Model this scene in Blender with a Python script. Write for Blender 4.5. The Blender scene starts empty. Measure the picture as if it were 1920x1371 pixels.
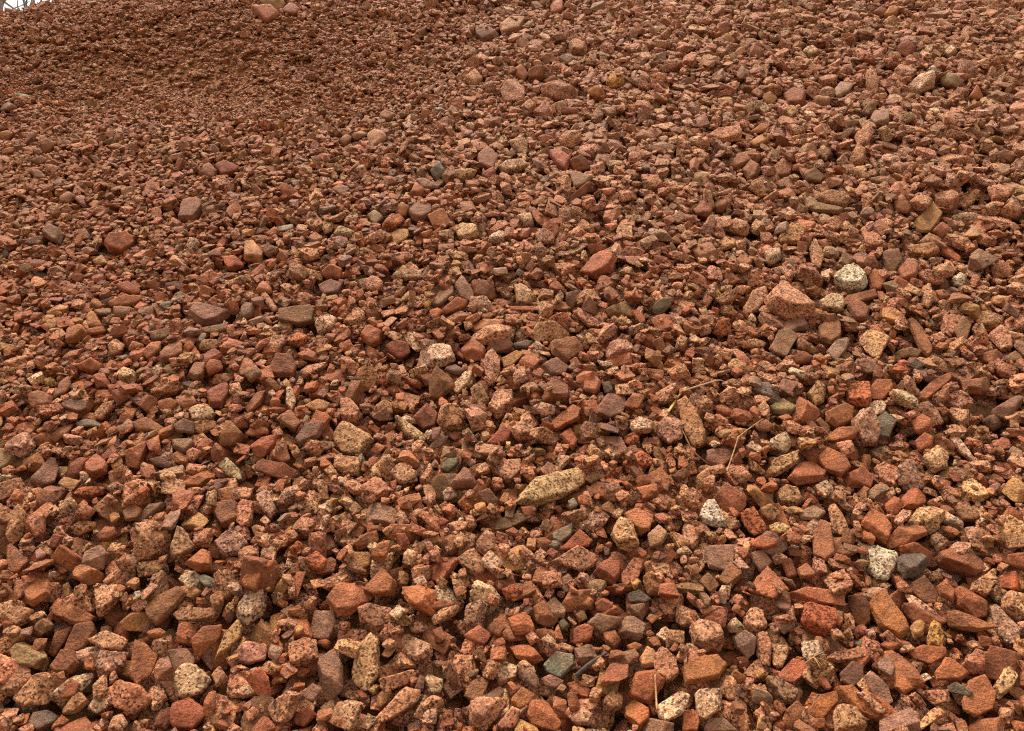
import bpy, math, random
import numpy as np
from mathutils import Vector, Matrix

random.seed(11)
rng = np.random.default_rng(11)
scene = bpy.context.scene
COL = scene.collection

# ------------------------------------------------------------------ camera
CAM_H = 1.6
FOC = 1500.0                    # focal length in photo pixels (photo 1920 x 1371)
PITCH = math.radians(-8.5)
cam_data = bpy.data.cameras.new('camera')
cam = bpy.data.objects.new('camera', cam_data)
COL.objects.link(cam)
cam_data.sensor_width = 36.0
cam_data.lens = FOC / 1920.0 * 36.0
cam_data.clip_start = 0.05
cam_data.clip_end = 3000.0
cam.location = (0, 0, CAM_H)
cam.rotation_euler = (math.pi / 2 + PITCH, 0, 0)
scene.camera = cam

# ------------------------------------------------------------------ overcast sky and soft sun
SUN_EL, SUN_AZ = math.radians(62), math.radians(-25)      # azimuth from +Y, negative = to the left
world = bpy.data.worlds.new('World')
scene.world = world
world.use_nodes = True
wn = world.node_tree
wn.nodes.clear()
w_out = wn.nodes.new('ShaderNodeOutputWorld')
w_bg = wn.nodes.new('ShaderNodeBackground')
w_sky = wn.nodes.new('ShaderNodeTexSky')
w_sky.sky_type = 'NISHITA'
w_sky.sun_disc = False
w_sky.sun_elevation = SUN_EL
w_sky.sun_rotation = SUN_AZ
w_sky.dust_density = 6.0
w_sky.air_density = 1.5
w_hsv = wn.nodes.new('ShaderNodeHueSaturation')
w_hsv.inputs['Saturation'].default_value = 0.12
w_bg.inputs['Strength'].default_value = 0.12
wn.links.new(w_sky.outputs[0], w_hsv.inputs['Color'])
wn.links.new(w_hsv.outputs[0], w_bg.inputs['Color'])
wn.links.new(w_bg.outputs[0], w_out.inputs[0])
sun_data = bpy.data.lights.new('sun', 'SUN')
sun_data.energy = 1.5
sun_data.angle = math.radians(24)
sun_data.color = (1.0, 0.96, 0.9)
sun = bpy.data.objects.new('sun', sun_data)
COL.objects.link(sun)
sdir = Vector((math.cos(SUN_EL) * math.sin(SUN_AZ), math.cos(SUN_EL) * math.cos(SUN_AZ), math.sin(SUN_EL)))
sun.rotation_euler = (-sdir).to_track_quat('-Z', 'Y').to_euler()
sun.location = (0, 0, 30)

scene.render.engine = 'CYCLES'
scene.cycles.use_denoising = False
scene.cycles.max_bounces = 4
scene.cycles.diffuse_bounces = 3
scene.cycles.glossy_bounces = 2
scene.cycles.pixel_filter_type = 'BLACKMAN_HARRIS'
scene.cycles.filter_width = 1.2
vs = scene.view_settings
vs.view_transform = 'Standard'
vs.look = 'None'
vs.gamma = 1.0
vs.use_curve_mapping = False
vs.exposure = 1.17

# ------------------------------------------------------------------ helpers: colour, noise, coordinates
def lin(c):
    c = np.asarray(c, float) / 255.0
    return np.where(c <= 0.04045, c / 12.92, ((c + 0.055) / 1.055) ** 2.4)

def vnoise(P, seed=0):
    """value noise in [-1, 1] on an (N,3) array"""
    P = np.asarray(P, float)
    i = np.floor(P).astype(np.int64)
    f = P - i
    f = f * f * (3 - 2 * f)
    def h(ix, iy, iz):
        n = (ix * 374761393 + iy * 668265263 + iz * 2147483647 + seed * 974711) & 0x7fffffff
        n = ((n ^ (n >> 13)) * 1274126177) & 0x7fffffff
        n = ((n ^ (n >> 15)) * 951274213) & 0x7fffffff
        return ((n ^ (n >> 16)) & 0xffff) / 32767.5 - 1.0
    r = 0
    for dx in (0, 1):
        wx = f[:, 0] if dx else 1 - f[:, 0]
        for dy in (0, 1):
            wy = f[:, 1] if dy else 1 - f[:, 1]
            for dz in (0, 1):
                wz = f[:, 2] if dz else 1 - f[:, 2]
                r = r + wx * wy * wz * h(i[:, 0] + dx, i[:, 1] + dy, i[:, 2] + dz)
    return r

TH = math.radians(32.0)                     # angle of repose of the heap
CT, ST = math.cos(TH), math.sin(TH)
A_U = np.array([1.0, 0, 0])                 # across the slope
A_V = np.array([0, CT, ST])                 # up the slope
A_N = np.array([0, -ST, CT])                # out of the slope
S2W = np.stack([A_U, A_V, A_N], 1)          # slope -> world
CAMP = np.array([0, 0, CAM_H])
CAM_S = S2W.T @ CAMP                        # camera in slope coordinates
C_R = np.array([1.0, 0, 0])
C_F = np.array([0, math.cos(PITCH), math.sin(PITCH)])
C_U = np.array([0, -math.sin(PITCH), math.cos(PITCH)])

def ray(px, py):
    """photo pixel -> unit direction in slope coordinates"""
    d = C_F + C_R * ((px - 960.0) / FOC) + C_U * ((685.5 - py) / FOC)
    d = S2W.T @ d
    return d / np.linalg.norm(d)

def to_px(u, v, n=0.0):
    """slope coordinates -> photo pixel"""
    u = np.asarray(u, float); v = np.asarray(v, float)
    P = np.stack([u, v, np.broadcast_to(n, u.shape)], -1) - CAM_S
    W = P @ S2W.T
    z = np.maximum(W @ C_F, 1e-3)
    return 960.0 + FOC * (W @ C_R) / z, 685.5 - FOC * (W @ C_U) / z

def crest(u):
    """distance up the slope at which the heap starts to roll over"""
    u = np.asarray(u, float)
    left = 1 / (1 + np.exp((u + 2.55) / 0.05))
    return 5.62 - 0.64 * left + 0.06 * np.sin(1.7 * u + 0.5)

def terrain(u, v):
    """height of the packed heap over the slope plane"""
    u = np.asarray(u, float); v = np.asarray(v, float)
    sh = u.shape
    uu = np.broadcast_to(u, sh).ravel(); vv = np.broadcast_to(v, sh).ravel()
    z0 = np.zeros_like(uu)
    h = 0.045 * vnoise(np.stack([uu * 0.8, vv * 0.8, z0], 1), 3) + 0.018 * vnoise(np.stack([uu * 2.7, vv * 2.7, z0], 1), 4)
    h = h - 0.10 * np.exp(-(((uu + 1.75) / 0.75) ** 2 + ((vv - 4.35) / 0.55) ** 2))   # sandy hollow
    t = np.maximum(0, vv - crest(uu))
    h = h - np.where(t < 0.7, 0.85 * t * t, 0.4165 + 1.19 * (t - 0.7))
    return h.reshape(sh)

def link(o):
    COL.objects.link(o)
    return o

def mesh_from(name, V, F, mats=(), smooth=True):
    me = bpy.data.meshes.new(name)
    me.from_pydata([tuple(p) for p in V], [], [tuple(f) for f in F])
    for m in mats:
        me.materials.append(m)
    if smooth:
        me.polygons.foreach_set('use_smooth', [True] * len(me.polygons))
    me.update()
    return me

def tri_mesh(name, V, F, mats=()):
    """fast triangle mesh from numpy arrays"""
    me = bpy.data.meshes.new(name)
    V = np.asarray(V, np.float32); F = np.asarray(F, np.int32)
    me.vertices.add(len(V)); me.vertices.foreach_set('co', V.ravel())
    me.loops.add(F.size); me.loops.foreach_set('vertex_index', F.ravel())
    me.polygons.add(len(F))
    me.polygons.foreach_set('loop_start', np.arange(0, F.size, 3, dtype=np.int32))
    me.polygons.foreach_set('loop_total', np.full(len(F), 3, np.int32))
    me.polygons.foreach_set('use_smooth', np.ones(len(F), bool))
    for m in mats:
        me.materials.append(m)
    me.update(calc_edges=True)
    return me

# ------------------------------------------------------------------ materials
def new_mat(name):
    m = bpy.data.materials.new(name)
    m.use_nodes = True
    nt = m.node_tree
    bsdf = nt.nodes['Principled BSDF']
    bsdf.inputs['Specular IOR Level'].default_value = 0.25
    return m, nt, bsdf

def nd(nt, typ, **kw):
    n = nt.nodes.new(typ)
    for k, v in kw.items():
        setattr(n, k, v)
    return n

def ramp(nt, fac, stops, interp='LINEAR'):
    r = nd(nt, 'ShaderNodeValToRGB')
    r.color_ramp.interpolation = interp
    el = r.color_ramp.elements
    while len(el) < len(stops):
        el.new(0.5)
    for e, (p, c) in zip(el, stops):
        e.position = p
        e.color = (*c, 1) if len(c) == 3 else c
    nt.links.new(fac, r.inputs[0])
    return r.outputs[0]

def mix(nt, a, b, fac, mode='MIX'):
    m = nd(nt, 'ShaderNodeMix', data_type='RGBA', blend_type=mode)
    for sock, val in ((m.inputs[0], fac), (m.inputs[6], a), (m.inputs[7], b)):
        if isinstance(val, (int, float)):
            sock.default_value = val
        elif isinstance(val, (tuple, list, np.ndarray)):
            sock.default_value = (*val, 1) if len(val) == 3 else val
        else:
            nt.links.new(val, sock)
    return m.outputs[2]

def noise(nt, vec, scale, detail=3.0, rough=0.55):
    n = nd(nt, 'ShaderNodeTexNoise')
    n.inputs['Scale'].default_value = scale
    n.inputs['Detail'].default_value = detail
    n.inputs['Roughness'].default_value = rough
    nt.links.new(vec, n.inputs['Vector'])
    return n.outputs['Fac']

SOIL = lin((150, 90, 55))
def g3(v):
    return (v, v, v)

def stone_material(name, family):
    m, nt, bsdf = new_mat(name)
    L = nt.links.new
    tint = nd(nt, 'ShaderNodeAttribute', attribute_type='INSTANCER', attribute_name='tint').outputs['Color']
    geo = nd(nt, 'ShaderNodeNewGeometry')
    info = nd(nt, 'ShaderNodeObjectInfo')
    off = nd(nt, 'ShaderNodeMath', operation='MULTIPLY'); off.inputs[1].default_value = 37.0
    L(info.outputs['Random'], off.inputs[0])
    add = nd(nt, 'ShaderNodeVectorMath', operation='ADD')
    L(geo.outputs['Position'], add.inputs[0]); L(off.outputs[0], add.inputs[1])
    P = add.outputs[0]
    broad = noise(nt, P, 45.0, 4.0)
    fine = noise(nt, P, 260.0, 3.0, 0.6)
    col = mix(nt, tint, ramp(nt, broad, [(0.30, g3(0.55)), (0.5, g3(1.0)), (0.70, g3(1.30))]), 1.0, 'MULTIPLY')
    if family == 'granite':
        vor = nd(nt, 'ShaderNodeTexVoronoi'); vor.inputs['Scale'].default_value = 290.0
        wob = nd(nt, 'ShaderNodeTexNoise'); wob.inputs['Scale'].default_value = 350.0
        L(P, wob.inputs['Vector'])
        wv = nd(nt, 'ShaderNodeVectorMath', operation='SCALE'); wv.inputs['Scale'].default_value = 0.004
        L(wob.outputs['Color'], wv.inputs[0])
        pv = nd(nt, 'ShaderNodeVectorMath', operation='ADD'); L(P, pv.inputs[0]); L(wv.outputs[0], pv.inputs[1])
        L(pv.outputs[0], vor.inputs['Vector'])
        sep = nd(nt, 'ShaderNodeSeparateColor'); L(vor.outputs['Color'], sep.inputs[0])
        grain = ramp(nt, sep.outputs[0], [(0.0, (0.18, 0.15, 0.14)), (0.13, (0.42, 0.34, 0.29)), (0.25, (0.90, 0.68, 0.55)),
                                         (0.48, (1.0, 1.0, 1.0)), (0.72, (1.22, 1.18, 1.12)), (0.90, (1.45, 1.42, 1.38))], 'CONSTANT')
        col = mix(nt, col, mix(nt, (1, 1, 1), grain, 1.0), 1.0, 'MULTIPLY')
        bump_h = mix(nt, sep.outputs[1], noise(nt, P, 120.0, 5.0, 0.7), 0.6)
        dist, rough = 0.010, 0.85
        dust_amt = 0.42
    elif family == 'pitted':
        pits = ramp(nt, noise(nt, P, 170.0, 2.0), [(0.36, g3(0.0)), (0.50, g3(1.0))])
        col = mix(nt, mix(nt, col, (0.35, 0.30, 0.28), 1.0, 'MULTIPLY'), col, pits)
        bump_h = mix(nt, pits, noise(nt, P, 90.0, 5.0, 0.7), 0.4)
        dist, rough = 0.008, 0.9
        dust_amt = 0.25
    else:
        col = mix(nt, col, ramp(nt, fine, [(0.32, (0.50, 0.44, 0.40)), (0.50, (1, 1, 1)), (0.68, (1.35, 1.32, 1.26))]), 0.9, 'MULTIPLY')
        bump_h = mix(nt, noise(nt, P, 55.0, 6.0, 0.68), fine, 0.3)
        dist, rough = 0.013, 0.75
        dust_amt = 0.34
    dust = ramp(nt, noise(nt, P, 22.0, 5.0, 0.65), [(0.46, g3(0.0)), (0.66, g3(dust_amt))])
    col = mix(nt, col, tuple(SOIL), dust)
    L(col, bsdf.inputs['Base Color'])
    bsdf.inputs['Roughness'].default_value = rough
    b = nd(nt, 'ShaderNodeBump'); b.inputs['Strength'].default_value = 1.0; b.inputs['Distance'].default_value = dist
    L(bump_h, b.inputs['Height']); L(b.outputs[0], bsdf.inputs['Normal'])
    return m

M_FINE = stone_material('fine_grained_stone', 'fine')
M_GRAN = stone_material('speckled_granite', 'granite')
M_PIT = stone_material('pitted_stone', 'pitted')
FAM_MAT = {'fine': M_FINE, 'granite': M_GRAN, 'pitted': M_PIT}

def soil_material():
    m, nt, bsdf = new_mat('sandy_soil')
    geo = nd(nt, 'ShaderNodeNewGeometry')
    P = geo.outputs['Position']
    a = noise(nt, P, 4.0, 5.0, 0.6)
    f = noise(nt, P, 140.0, 5.0, 0.75)
    col = ramp(nt, a, [(0.3, tuple(lin((124, 76, 42)))), (0.7, tuple(lin((152, 96, 52))))])
    col = mix(nt, col, ramp(nt, f, [(0.3, g3(0.55)), (0.5, g3(1.0)), (0.7, g3(1.35))]), 1.0, 'MULTIPLY')
    nt.links.new(col, bsdf.inputs['Base Color'])
    bsdf.inputs['Roughness'].default_value = 0.95
    b = nd(nt, 'ShaderNodeBump'); b.inputs['Strength'].default_value = 1.0; b.inputs['Distance'].default_value = 0.006
    nt.links.new(f, b.inputs['Height']); nt.links.new(b.outputs[0], bsdf.inputs['Normal'])
    return m

def plain_material(name, c1, c2, scale, rough=0.85, bump=0.002):
    m, nt, bsdf = new_mat(name)
    geo = nd(nt, 'ShaderNodeNewGeometry')
    n = noise(nt, geo.outputs['Position'], scale, 5.0, 0.65)
    nt.links.new(ramp(nt, n, [(0.3, tuple(lin(c1))), (0.7, tuple(lin(c2)))]), bsdf.inputs['Base Color'])
    bsdf.inputs['Roughness'].default_value = rough
    b = nd(nt, 'ShaderNodeBump'); b.inputs['Distance'].default_value = bump
    nt.links.new(n, b.inputs['Height']); nt.links.new(b.outputs[0], bsdf.inputs['Normal'])
    return m

M_SOIL = soil_material()

# ------------------------------------------------------------------ ground sheet and the packed heap
bpy_ground = mesh_from('ground', [(-900, -900, 0), (900, -900, 0), (900, 900, 0), (-900, 900, 0)], [(0, 1, 2, 3)],
                       [plain_material('bare_ground', (96, 78, 60), (128, 104, 80), 1.5, 0.95, 0.02)])
g = link(bpy.data.objects.new('ground', bpy_ground)); g['kind'] = 'structure'

def grid_mesh(name, us, vs_, hfun, mats):
    U, V = np.meshgrid(us, vs_)
    P = np.stack([U, V, hfun(U, V)], -1).reshape(-1, 3) @ S2W.T
    nu, nv = len(us), len(vs_)
    i = (np.arange(nv - 1)[:, None] * nu + np.arange(nu - 1)[None, :]).ravel()
    F = np.concatenate([np.stack([i, i + 1, i + nu + 1], 1), np.stack([i, i + nu + 1, i + nu], 1)])
    return tri_mesh(name, P, F, mats)

def heap_height(U, V):
    h = terrain(U, V)
    Q = np.stack([U.ravel(), V.ravel(), np.zeros(U.size)], 1)
    h = h + (0.006 * vnoise(Q * 18, 8) + 0.003 * vnoise(Q * 55, 9)).reshape(U.shape)
    return h
us = np.concatenate([np.linspace(-9, -4.6, 24)[:-1], np.arange(-4.6, 4.6, 0.022), np.linspace(4.6, 9, 24)])
vv_ = np.concatenate([np.linspace(-0.4, 0.7, 20)[:-1], np.arange(0.7, 6.6, 0.022), np.linspace(6.6, 10.5, 40)])
heap = link(bpy.data.objects.new('gravel_heap', grid_mesh('gravel_heap', us, vv_, heap_height, [M_SOIL])))
heap['kind'] = 'structure'

# ------------------------------------------------------------------ stone shapes
def icosphere(level):
    t = (1 + 5 ** 0.5) / 2
    V = [(-1, t, 0), (1, t, 0), (-1, -t, 0), (1, -t, 0), (0, -1, t), (0, 1, t), (0, -1, -t), (0, 1, -t), (t, 0, -1), (t, 0, 1), (-t, 0, -1), (-t, 0, 1)]
    F = [(0, 11, 5), (0, 5, 1), (0, 1, 7), (0, 7, 10), (0, 10, 11), (1, 5, 9), (5, 11, 4), (11, 10, 2), (10, 7, 6), (7, 1, 8),
         (3, 9, 4), (3, 4, 2), (3, 2, 6), (3, 6, 8), (3, 8, 9), (4, 9, 5), (2, 4, 11), (6, 2, 10), (8, 6, 7), (9, 8, 1)]
    V = [np.array(v) / np.linalg.norm(v) for v in V]
    for _ in range(level):
        cache, NF = {}, []
        def mid(a, b):
            k = (min(a, b), max(a, b))
            if k not in cache:
                p = V[a] + V[b]; V.append(p / np.linalg.norm(p)); cache[k] = len(V) - 1
            return cache[k]
        for a, b, c in F:
            ab, bc, ca = mid(a, b), mid(b, c), mid(c, a)
            NF += [(a, ab, ca), (b, bc, ab), (c, ca, bc), (ab, bc, ca)]
        F = NF
    return np.array(V), np.array(F, np.int32)
ICO = {k: icosphere(k) for k in (1, 2, 3, 4)}

def poly_radius(X, N, D, p):
    """soft intersection of half spaces n.x <= d for the rays X (unnormalised): factor t with t*X on the surface"""
    q = np.maximum(X @ N.T / D[None, :], 1e-4)
    m = q.max(1, keepdims=True)
    return 1.0 / (m[:, 0] * ((q / m) ** p).sum(1) ** (1.0 / p))

def roughen(V, size, family, seed):
    """displace along the radius in proportion to the stone's size"""
    amp = {'fine': 0.08, 'granite': 0.115, 'pitted': 0.12}[family]
    Q = V / size
    d = vnoise(Q * 2.6 + seed * 3.1, seed) * 0.40 + vnoise(Q * 6.3 + seed, seed + 1) * 0.42 + vnoise(Q * 13.0, seed + 2) * 0.34
    d2 = np.abs(vnoise(Q * 3.1 + 7, seed + 5))
    d = d - 0.5 * np.maximum(0, 0.22 - d2) * 3
    return V * (1 + amp * d)[:, None]

def random_stone(family, level, r):
    """crushed stone of about unit diameter"""
    S, F = ICO[level]
    k = int(r.integers(6, 12))
    N = r.normal(size=(k, 3)); N /= np.linalg.norm(N, axis=1)[:, None]
    N = np.concatenate([N, np.eye(3), -np.eye(3)])
    D = np.concatenate([r.uniform(0.62, 1.0, k), r.uniform(0.8, 1.05, 6)])
    p = {'fine': 70, 'granite': 34, 'pitted': 20}[family]
    V = S * poly_radius(S, N, D, p)[:, None]
    V = roughen(V, 1.0, family, int(r.integers(1, 9999)))
    V -= (V.max(0) + V.min(0)) / 2
    V /= (V.max(0) - V.min(0)).max()
    asp = np.array([1.0, r.uniform(0.42, 0.95), r.uniform(0.16, 0.58) if family == 'fine' else r.uniform(0.24, 0.68)])
    return V * asp, F

PROTO_N = {'fine': 34, 'granite': 30, 'pitted': 6}
prng = np.random.default_rng(5)
PROTO = []                                  # (family, V, F)
for fam_, cnt in PROTO_N.items():
    for _ in range(cnt):
        V, F = random_stone(fam_, 4, prng)
        PROTO.append((fam_, V, F))
PIDX = {f: [i for i, q in enumerate(PROTO) if q[0] == f] for f in PROTO_N}

# ------------------------------------------------------------------ colours (as seen on lit faces)
PAL = {
    'red': ('fine', (164, 95, 64)), 'brick': ('fine', (138, 78, 55)), 'crimson': ('fine', (158, 82, 64)),
    'brown': ('fine', (142, 90, 64)), 'umber': ('fine', (136, 101, 77)), 'purple': ('fine', (130, 92, 80)),
    'mauve': ('fine', (152, 115, 102)), 'dusk': ('fine', (98, 68, 60)), 'pink': ('fine', (184, 132, 104)),
    'pinkred': ('fine', (174, 105, 78)), 'granite': ('granite', (190, 140, 113)), 'rosegranite': ('granite', (184, 126, 101)),
    'mauvegranite': ('granite', (182, 138, 119)), 'darkgranite': ('granite', (150, 110, 86)), 'pale': ('granite', (206, 172, 148)),
    'white': ('granite', (228, 210, 192)), 'yellowgranite': ('granite', (202, 160, 124)), 'tangranite': ('granite', (190, 142, 110)),
    'tan': ('fine', (178, 126, 86)), 'ochre': ('fine', (166, 100, 64)), 'yellow': ('pitted', (206, 146, 84)),
    'orange': ('pitted', (176, 92, 58)), 'grey': ('fine', (108, 97, 90)), 'charcoal': ('fine', (90, 82, 78)),
    'greengrey': ('fine', (124, 116, 104)), 'bluegrey': ('fine', (126, 123, 116)), 'olive': ('fine', (150, 124, 94)),
    'whitegrey': ('fine', (186, 176, 162)),
}
WARM = {'fine': np.array([0.94, 0.87, 0.60]), 'granite': np.array([1.0, 0.94, 0.72]), 'pitted': np.array([0.93, 0.93, 0.72])}
LEGS = {k: (lin(v[1]) * 0.85 + SOIL * 0.15) * WARM[v[0]] for k, v in PAL.items()}

def jitter(c, r, s=0.10):
    v = math.exp(r.normal(0, s))
    w = r.normal(0, 0.04, 3)
    return np.clip(c * v * (1 + w), 0.005, 0.9)

# ------------------------------------------------------------------ height field over the slope
CELL = 0.005
GU0, GU1, GV0, GV1 = -4.5, 4.5, 0.75, 6.25
NU, NV = int((GU1 - GU0) / CELL), int((GV1 - GV0) / CELL)
gu = GU0 + (np.arange(NU) + 0.5) * CELL
gv = GV0 + (np.arange(NV) + 0.5) * CELL
H = terrain(*np.meshgrid(gu, gv)).astype(np.float64)
MASK = np.zeros((NV, NU), bool)             # cells taken by the surveyed stones

def cells(u, v):
    i = np.clip(((u - GU0) / CELL).astype(np.int64), 0, NU - 1)
    j = np.clip(((v - GV0) / CELL).astype(np.int64), 0, NV - 1)
    return j, i

def in_view(u, v, margin):
    """within the camera's view of the slope, with a margin in metres"""
    x, y = to_px(u, v)
    dist = np.sqrt(u * u + (v - CAM_S[1]) ** 2 + CAM_S[2] ** 2)
    mp = margin * FOC / dist
    return (x > -mp) & (x < 1920 + mp) & (y < 1371 + mp)

def rot_matrix(r, tilt):
    a = r.uniform(0, 2 * math.pi)
    ca, sa = math.cos(a), math.sin(a)
    Rz = np.array([[ca, -sa, 0], [sa, ca, 0], [0, 0, 1]])
    b = r.uniform(0, 2 * math.pi); t = abs(r.normal(0, tilt))
    ax = np.array([math.cos(b), math.sin(b), 0])
    K = np.array([[0, -ax[2], ax[1]], [ax[2], 0, -ax[0]], [-ax[1], ax[0], 0]])
    return (np.eye(3) + math.sin(t) * K + (1 - math.cos(t)) * K @ K) @ Rz

PALE_DUST = lin((196, 148, 112))
SAND = lin((158, 102, 58))                  # ochre dust of the sandy part
GRAVEL = []                                 # (proto, centre in slope coords, R, scale, tint)

def local_size(x, y):
    """median stone length in metres, and share of granite, by place on the heap"""
    e1 = np.exp(-(((x - 330) / 330) ** 2 + ((y - 120) / 130) ** 2))
    e2 = np.exp(-(((x - 60) / 200) ** 2 + ((y - 380) / 170) ** 2))
    e3 = np.exp(-(((x - 800) / 330) ** 2 + ((y - 190) / 150) ** 2))
    left = 1 / (1 + np.exp((x - 620 - 0.25 * (y - 500)) / 120)) * np.clip((1000 - y) / 350, 0, 1)
    s = 0.050 - 0.011 * left
    s = s + 0.012 / (1 + np.exp(-(x - 900) / 90)) * np.clip((650 - y) / 300, 0, 1)
    s = s * (1 - 0.16 * np.clip(e1, 0, 1)) * (1 - 0.10 * e2) * (1 - 0.18 * e3)
    gr = 0.52 - 0.36 * left - 0.20 * e3 - 0.25 * e1
    return s, np.clip(gr, 0.06, 0.6)

FINE_MIX = ['red', 'brick', 'brown', 'pinkred', 'umber', 'purple', 'tan', 'pink', 'mauve', 'ochre', 'dusk', 'grey', 'greengrey', 'orange']
FINE_W = np.array([0.26, 0.13, 0.17, 0.13, 0.05, 0.06, 0.07, 0.05, 0.04, 0.02, 0.012, 0.005, 0.004, 0.008]); FINE_W /= FINE_W.sum()
GRAN_MIX = ['granite', 'rosegranite', 'tangranite', 'mauvegranite', 'darkgranite', 'pale', 'yellowgranite']
GRAN_W = np.array([0.30, 0.26, 0.15, 0.12, 0.09, 0.06, 0.02]); GRAN_W /= GRAN_W.sum()

def pick_kind(r, gr):
    if r.random() < gr:
        return GRAN_MIX[r.choice(len(GRAN_MIX), p=GRAN_W)]
    return FINE_MIX[r.choice(len(FINE_MIX), p=FINE_W)]

def deposit(cover, r, sfac, ssig, smin, smax, avoid, tilt, embed=0.0, tries=5, spread=0.7):
    """drop stones one by one onto the height field; each slides to the lowest of a few spots"""
    A = (GU1 - GU0 - 0.2) * (GV1 - GV0 - 0.25)
    SMIN = 0.026
    top = cover / (0.6 * (SMIN * sfac) ** 2)               # most stones per square metre
    n = int(top * A)
    U = r.uniform(GU0 + 0.1, GU1 - 0.1, n); V = r.uniform(GV0 + 0.1, GV1 - 0.15, n)
    keep = in_view(U, V, 1.0) & (V < crest(U) + 0.40)
    U, V = U[keep], V[keep]
    X, Y = to_px(U, V)
    S, G = local_size(X, Y)
    bare = np.exp(-(((X - 340) / 320) ** 2 + ((Y - 118) / 72) ** 2)) + 0.8 * np.exp(-(((X - 520) / 150) ** 2 + ((Y - 205) / 35) ** 2))
    acc = r.random(len(U)) < np.clip((SMIN / S) ** 2, 0, 1) * (1 - 0.86 * np.clip(1.1 * bare, 0, 1))
    U, V, S, G = U[acc], V[acc], S[acc], G[acc]
    sizes = np.clip(S * sfac * np.exp(r.normal(0, ssig, len(S))), smin, smax * S / 0.050)
    if avoid:
        j, i = cells(U, V)
        ok = ~MASK[j, i] | (r.random(len(U)) < 0.3)
        U, V, S, G, sizes = U[ok], V[ok], S[ok], G[ok], sizes[ok]
    X, Y = to_px(U, V)
    sandy = 0.66 * np.clip(np.exp(-(((X - 330) / 420) ** 2 + ((Y - 130) / 170) ** 2)) + 0.7 * np.exp(-(((X - 40) / 200) ** 2 + ((Y - 400) / 110) ** 2)), 0, 1)
    pale_ = 0.30 / (1 + np.exp(-(X - 820) / 110)) * np.clip((620 - Y) / 260, 0, 1)
    for u0, v0, s, g0, dust, pd in zip(U.tolist(), V.tolist(), sizes.tolist(), G.tolist(), sandy.tolist(), pale_.tolist()):
        kind = pick_kind(r, g0)
        fam = PAL[kind][0]
        pi = PIDX[fam][int(r.integers(len(PIDX[fam])))]
        sc = s * np.array([1.0, r.uniform(0.85, 1.15), r.uniform(0.8, 1.15)])
        R = rot_matrix(r, tilt)
        nv = 642 if s > 0.055 else (162 if s > 0.018 else 42)
        W = (PROTO[pi][1][:nv] * sc) @ R.T
        low = W[:, 2] < 0.1 * s
        Wl = W[low]
        off = r.uniform(-spread * s, spread * s, (tries, 2)); off[0] = 0
        j = ((Wl[None, :, 1] + (v0 - GV0 + off[:, 1:2])) * (1 / CELL)).astype(np.int32)
        i = ((Wl[None, :, 0] + (u0 - GU0 + off[:, 0:1])) * (1 / CELL)).astype(np.int32)
        if i.min() < 0 or j.min() < 0 or i.max() >= NU or j.max() >= NV:
            continue
        gap = H[j, i] - Wl[None, :, 2]
        kth = int(gap.shape[1] * 0.96)
        z = np.partition(gap, kth, axis=1)[:, kth]
        if avoid:
            z = z + np.where(MASK[j, i].mean(1) > 0.35, 9.0, 0.0)
        t = int(z.argmin())
        if z[t] > 5:
            continue
        zz = z[t] - embed * s
        du, dv = u0 + off[t, 0], v0 + off[t, 1]
        if avoid and hides_stone((W[:42] + np.array([du, dv, zz]))[None], np.array([[du, dv, zz]]))[0]:
            continue
        up = W[:, 2] > -0.1 * s
        ju = ((W[up, 1] + dv - GV0) * (1 / CELL)).astype(np.int32)
        iu = ((W[up, 0] + du - GU0) * (1 / CELL)).astype(np.int32)
        if iu.min() < 0 or ju.min() < 0 or iu.max() >= NU or ju.max() >= NV:
            continue
        np.maximum.at(H, (ju, iu), W[up, 2] + zz)
        GRAVEL.append((pi, np.array([du, dv, zz]), R, sc, jitter((LEGS[kind] * (1 - dust) + SAND * dust) * (1 - pd) + PALE_DUST * pd, r)))

import time
T0 = time.time()
drng = np.random.default_rng(77)
deposit(1.0, drng, 0.90, 0.30, 0.010, 0.070, False, 0.35, embed=0.06, tries=4, spread=1.2)
deposit(1.05, drng, 1.05, 0.36, 0.009, 0.070, False, 0.52, embed=0.03, tries=7, spread=1.3)
print('base layer', len(GRAVEL), time.time() - T0)

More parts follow.
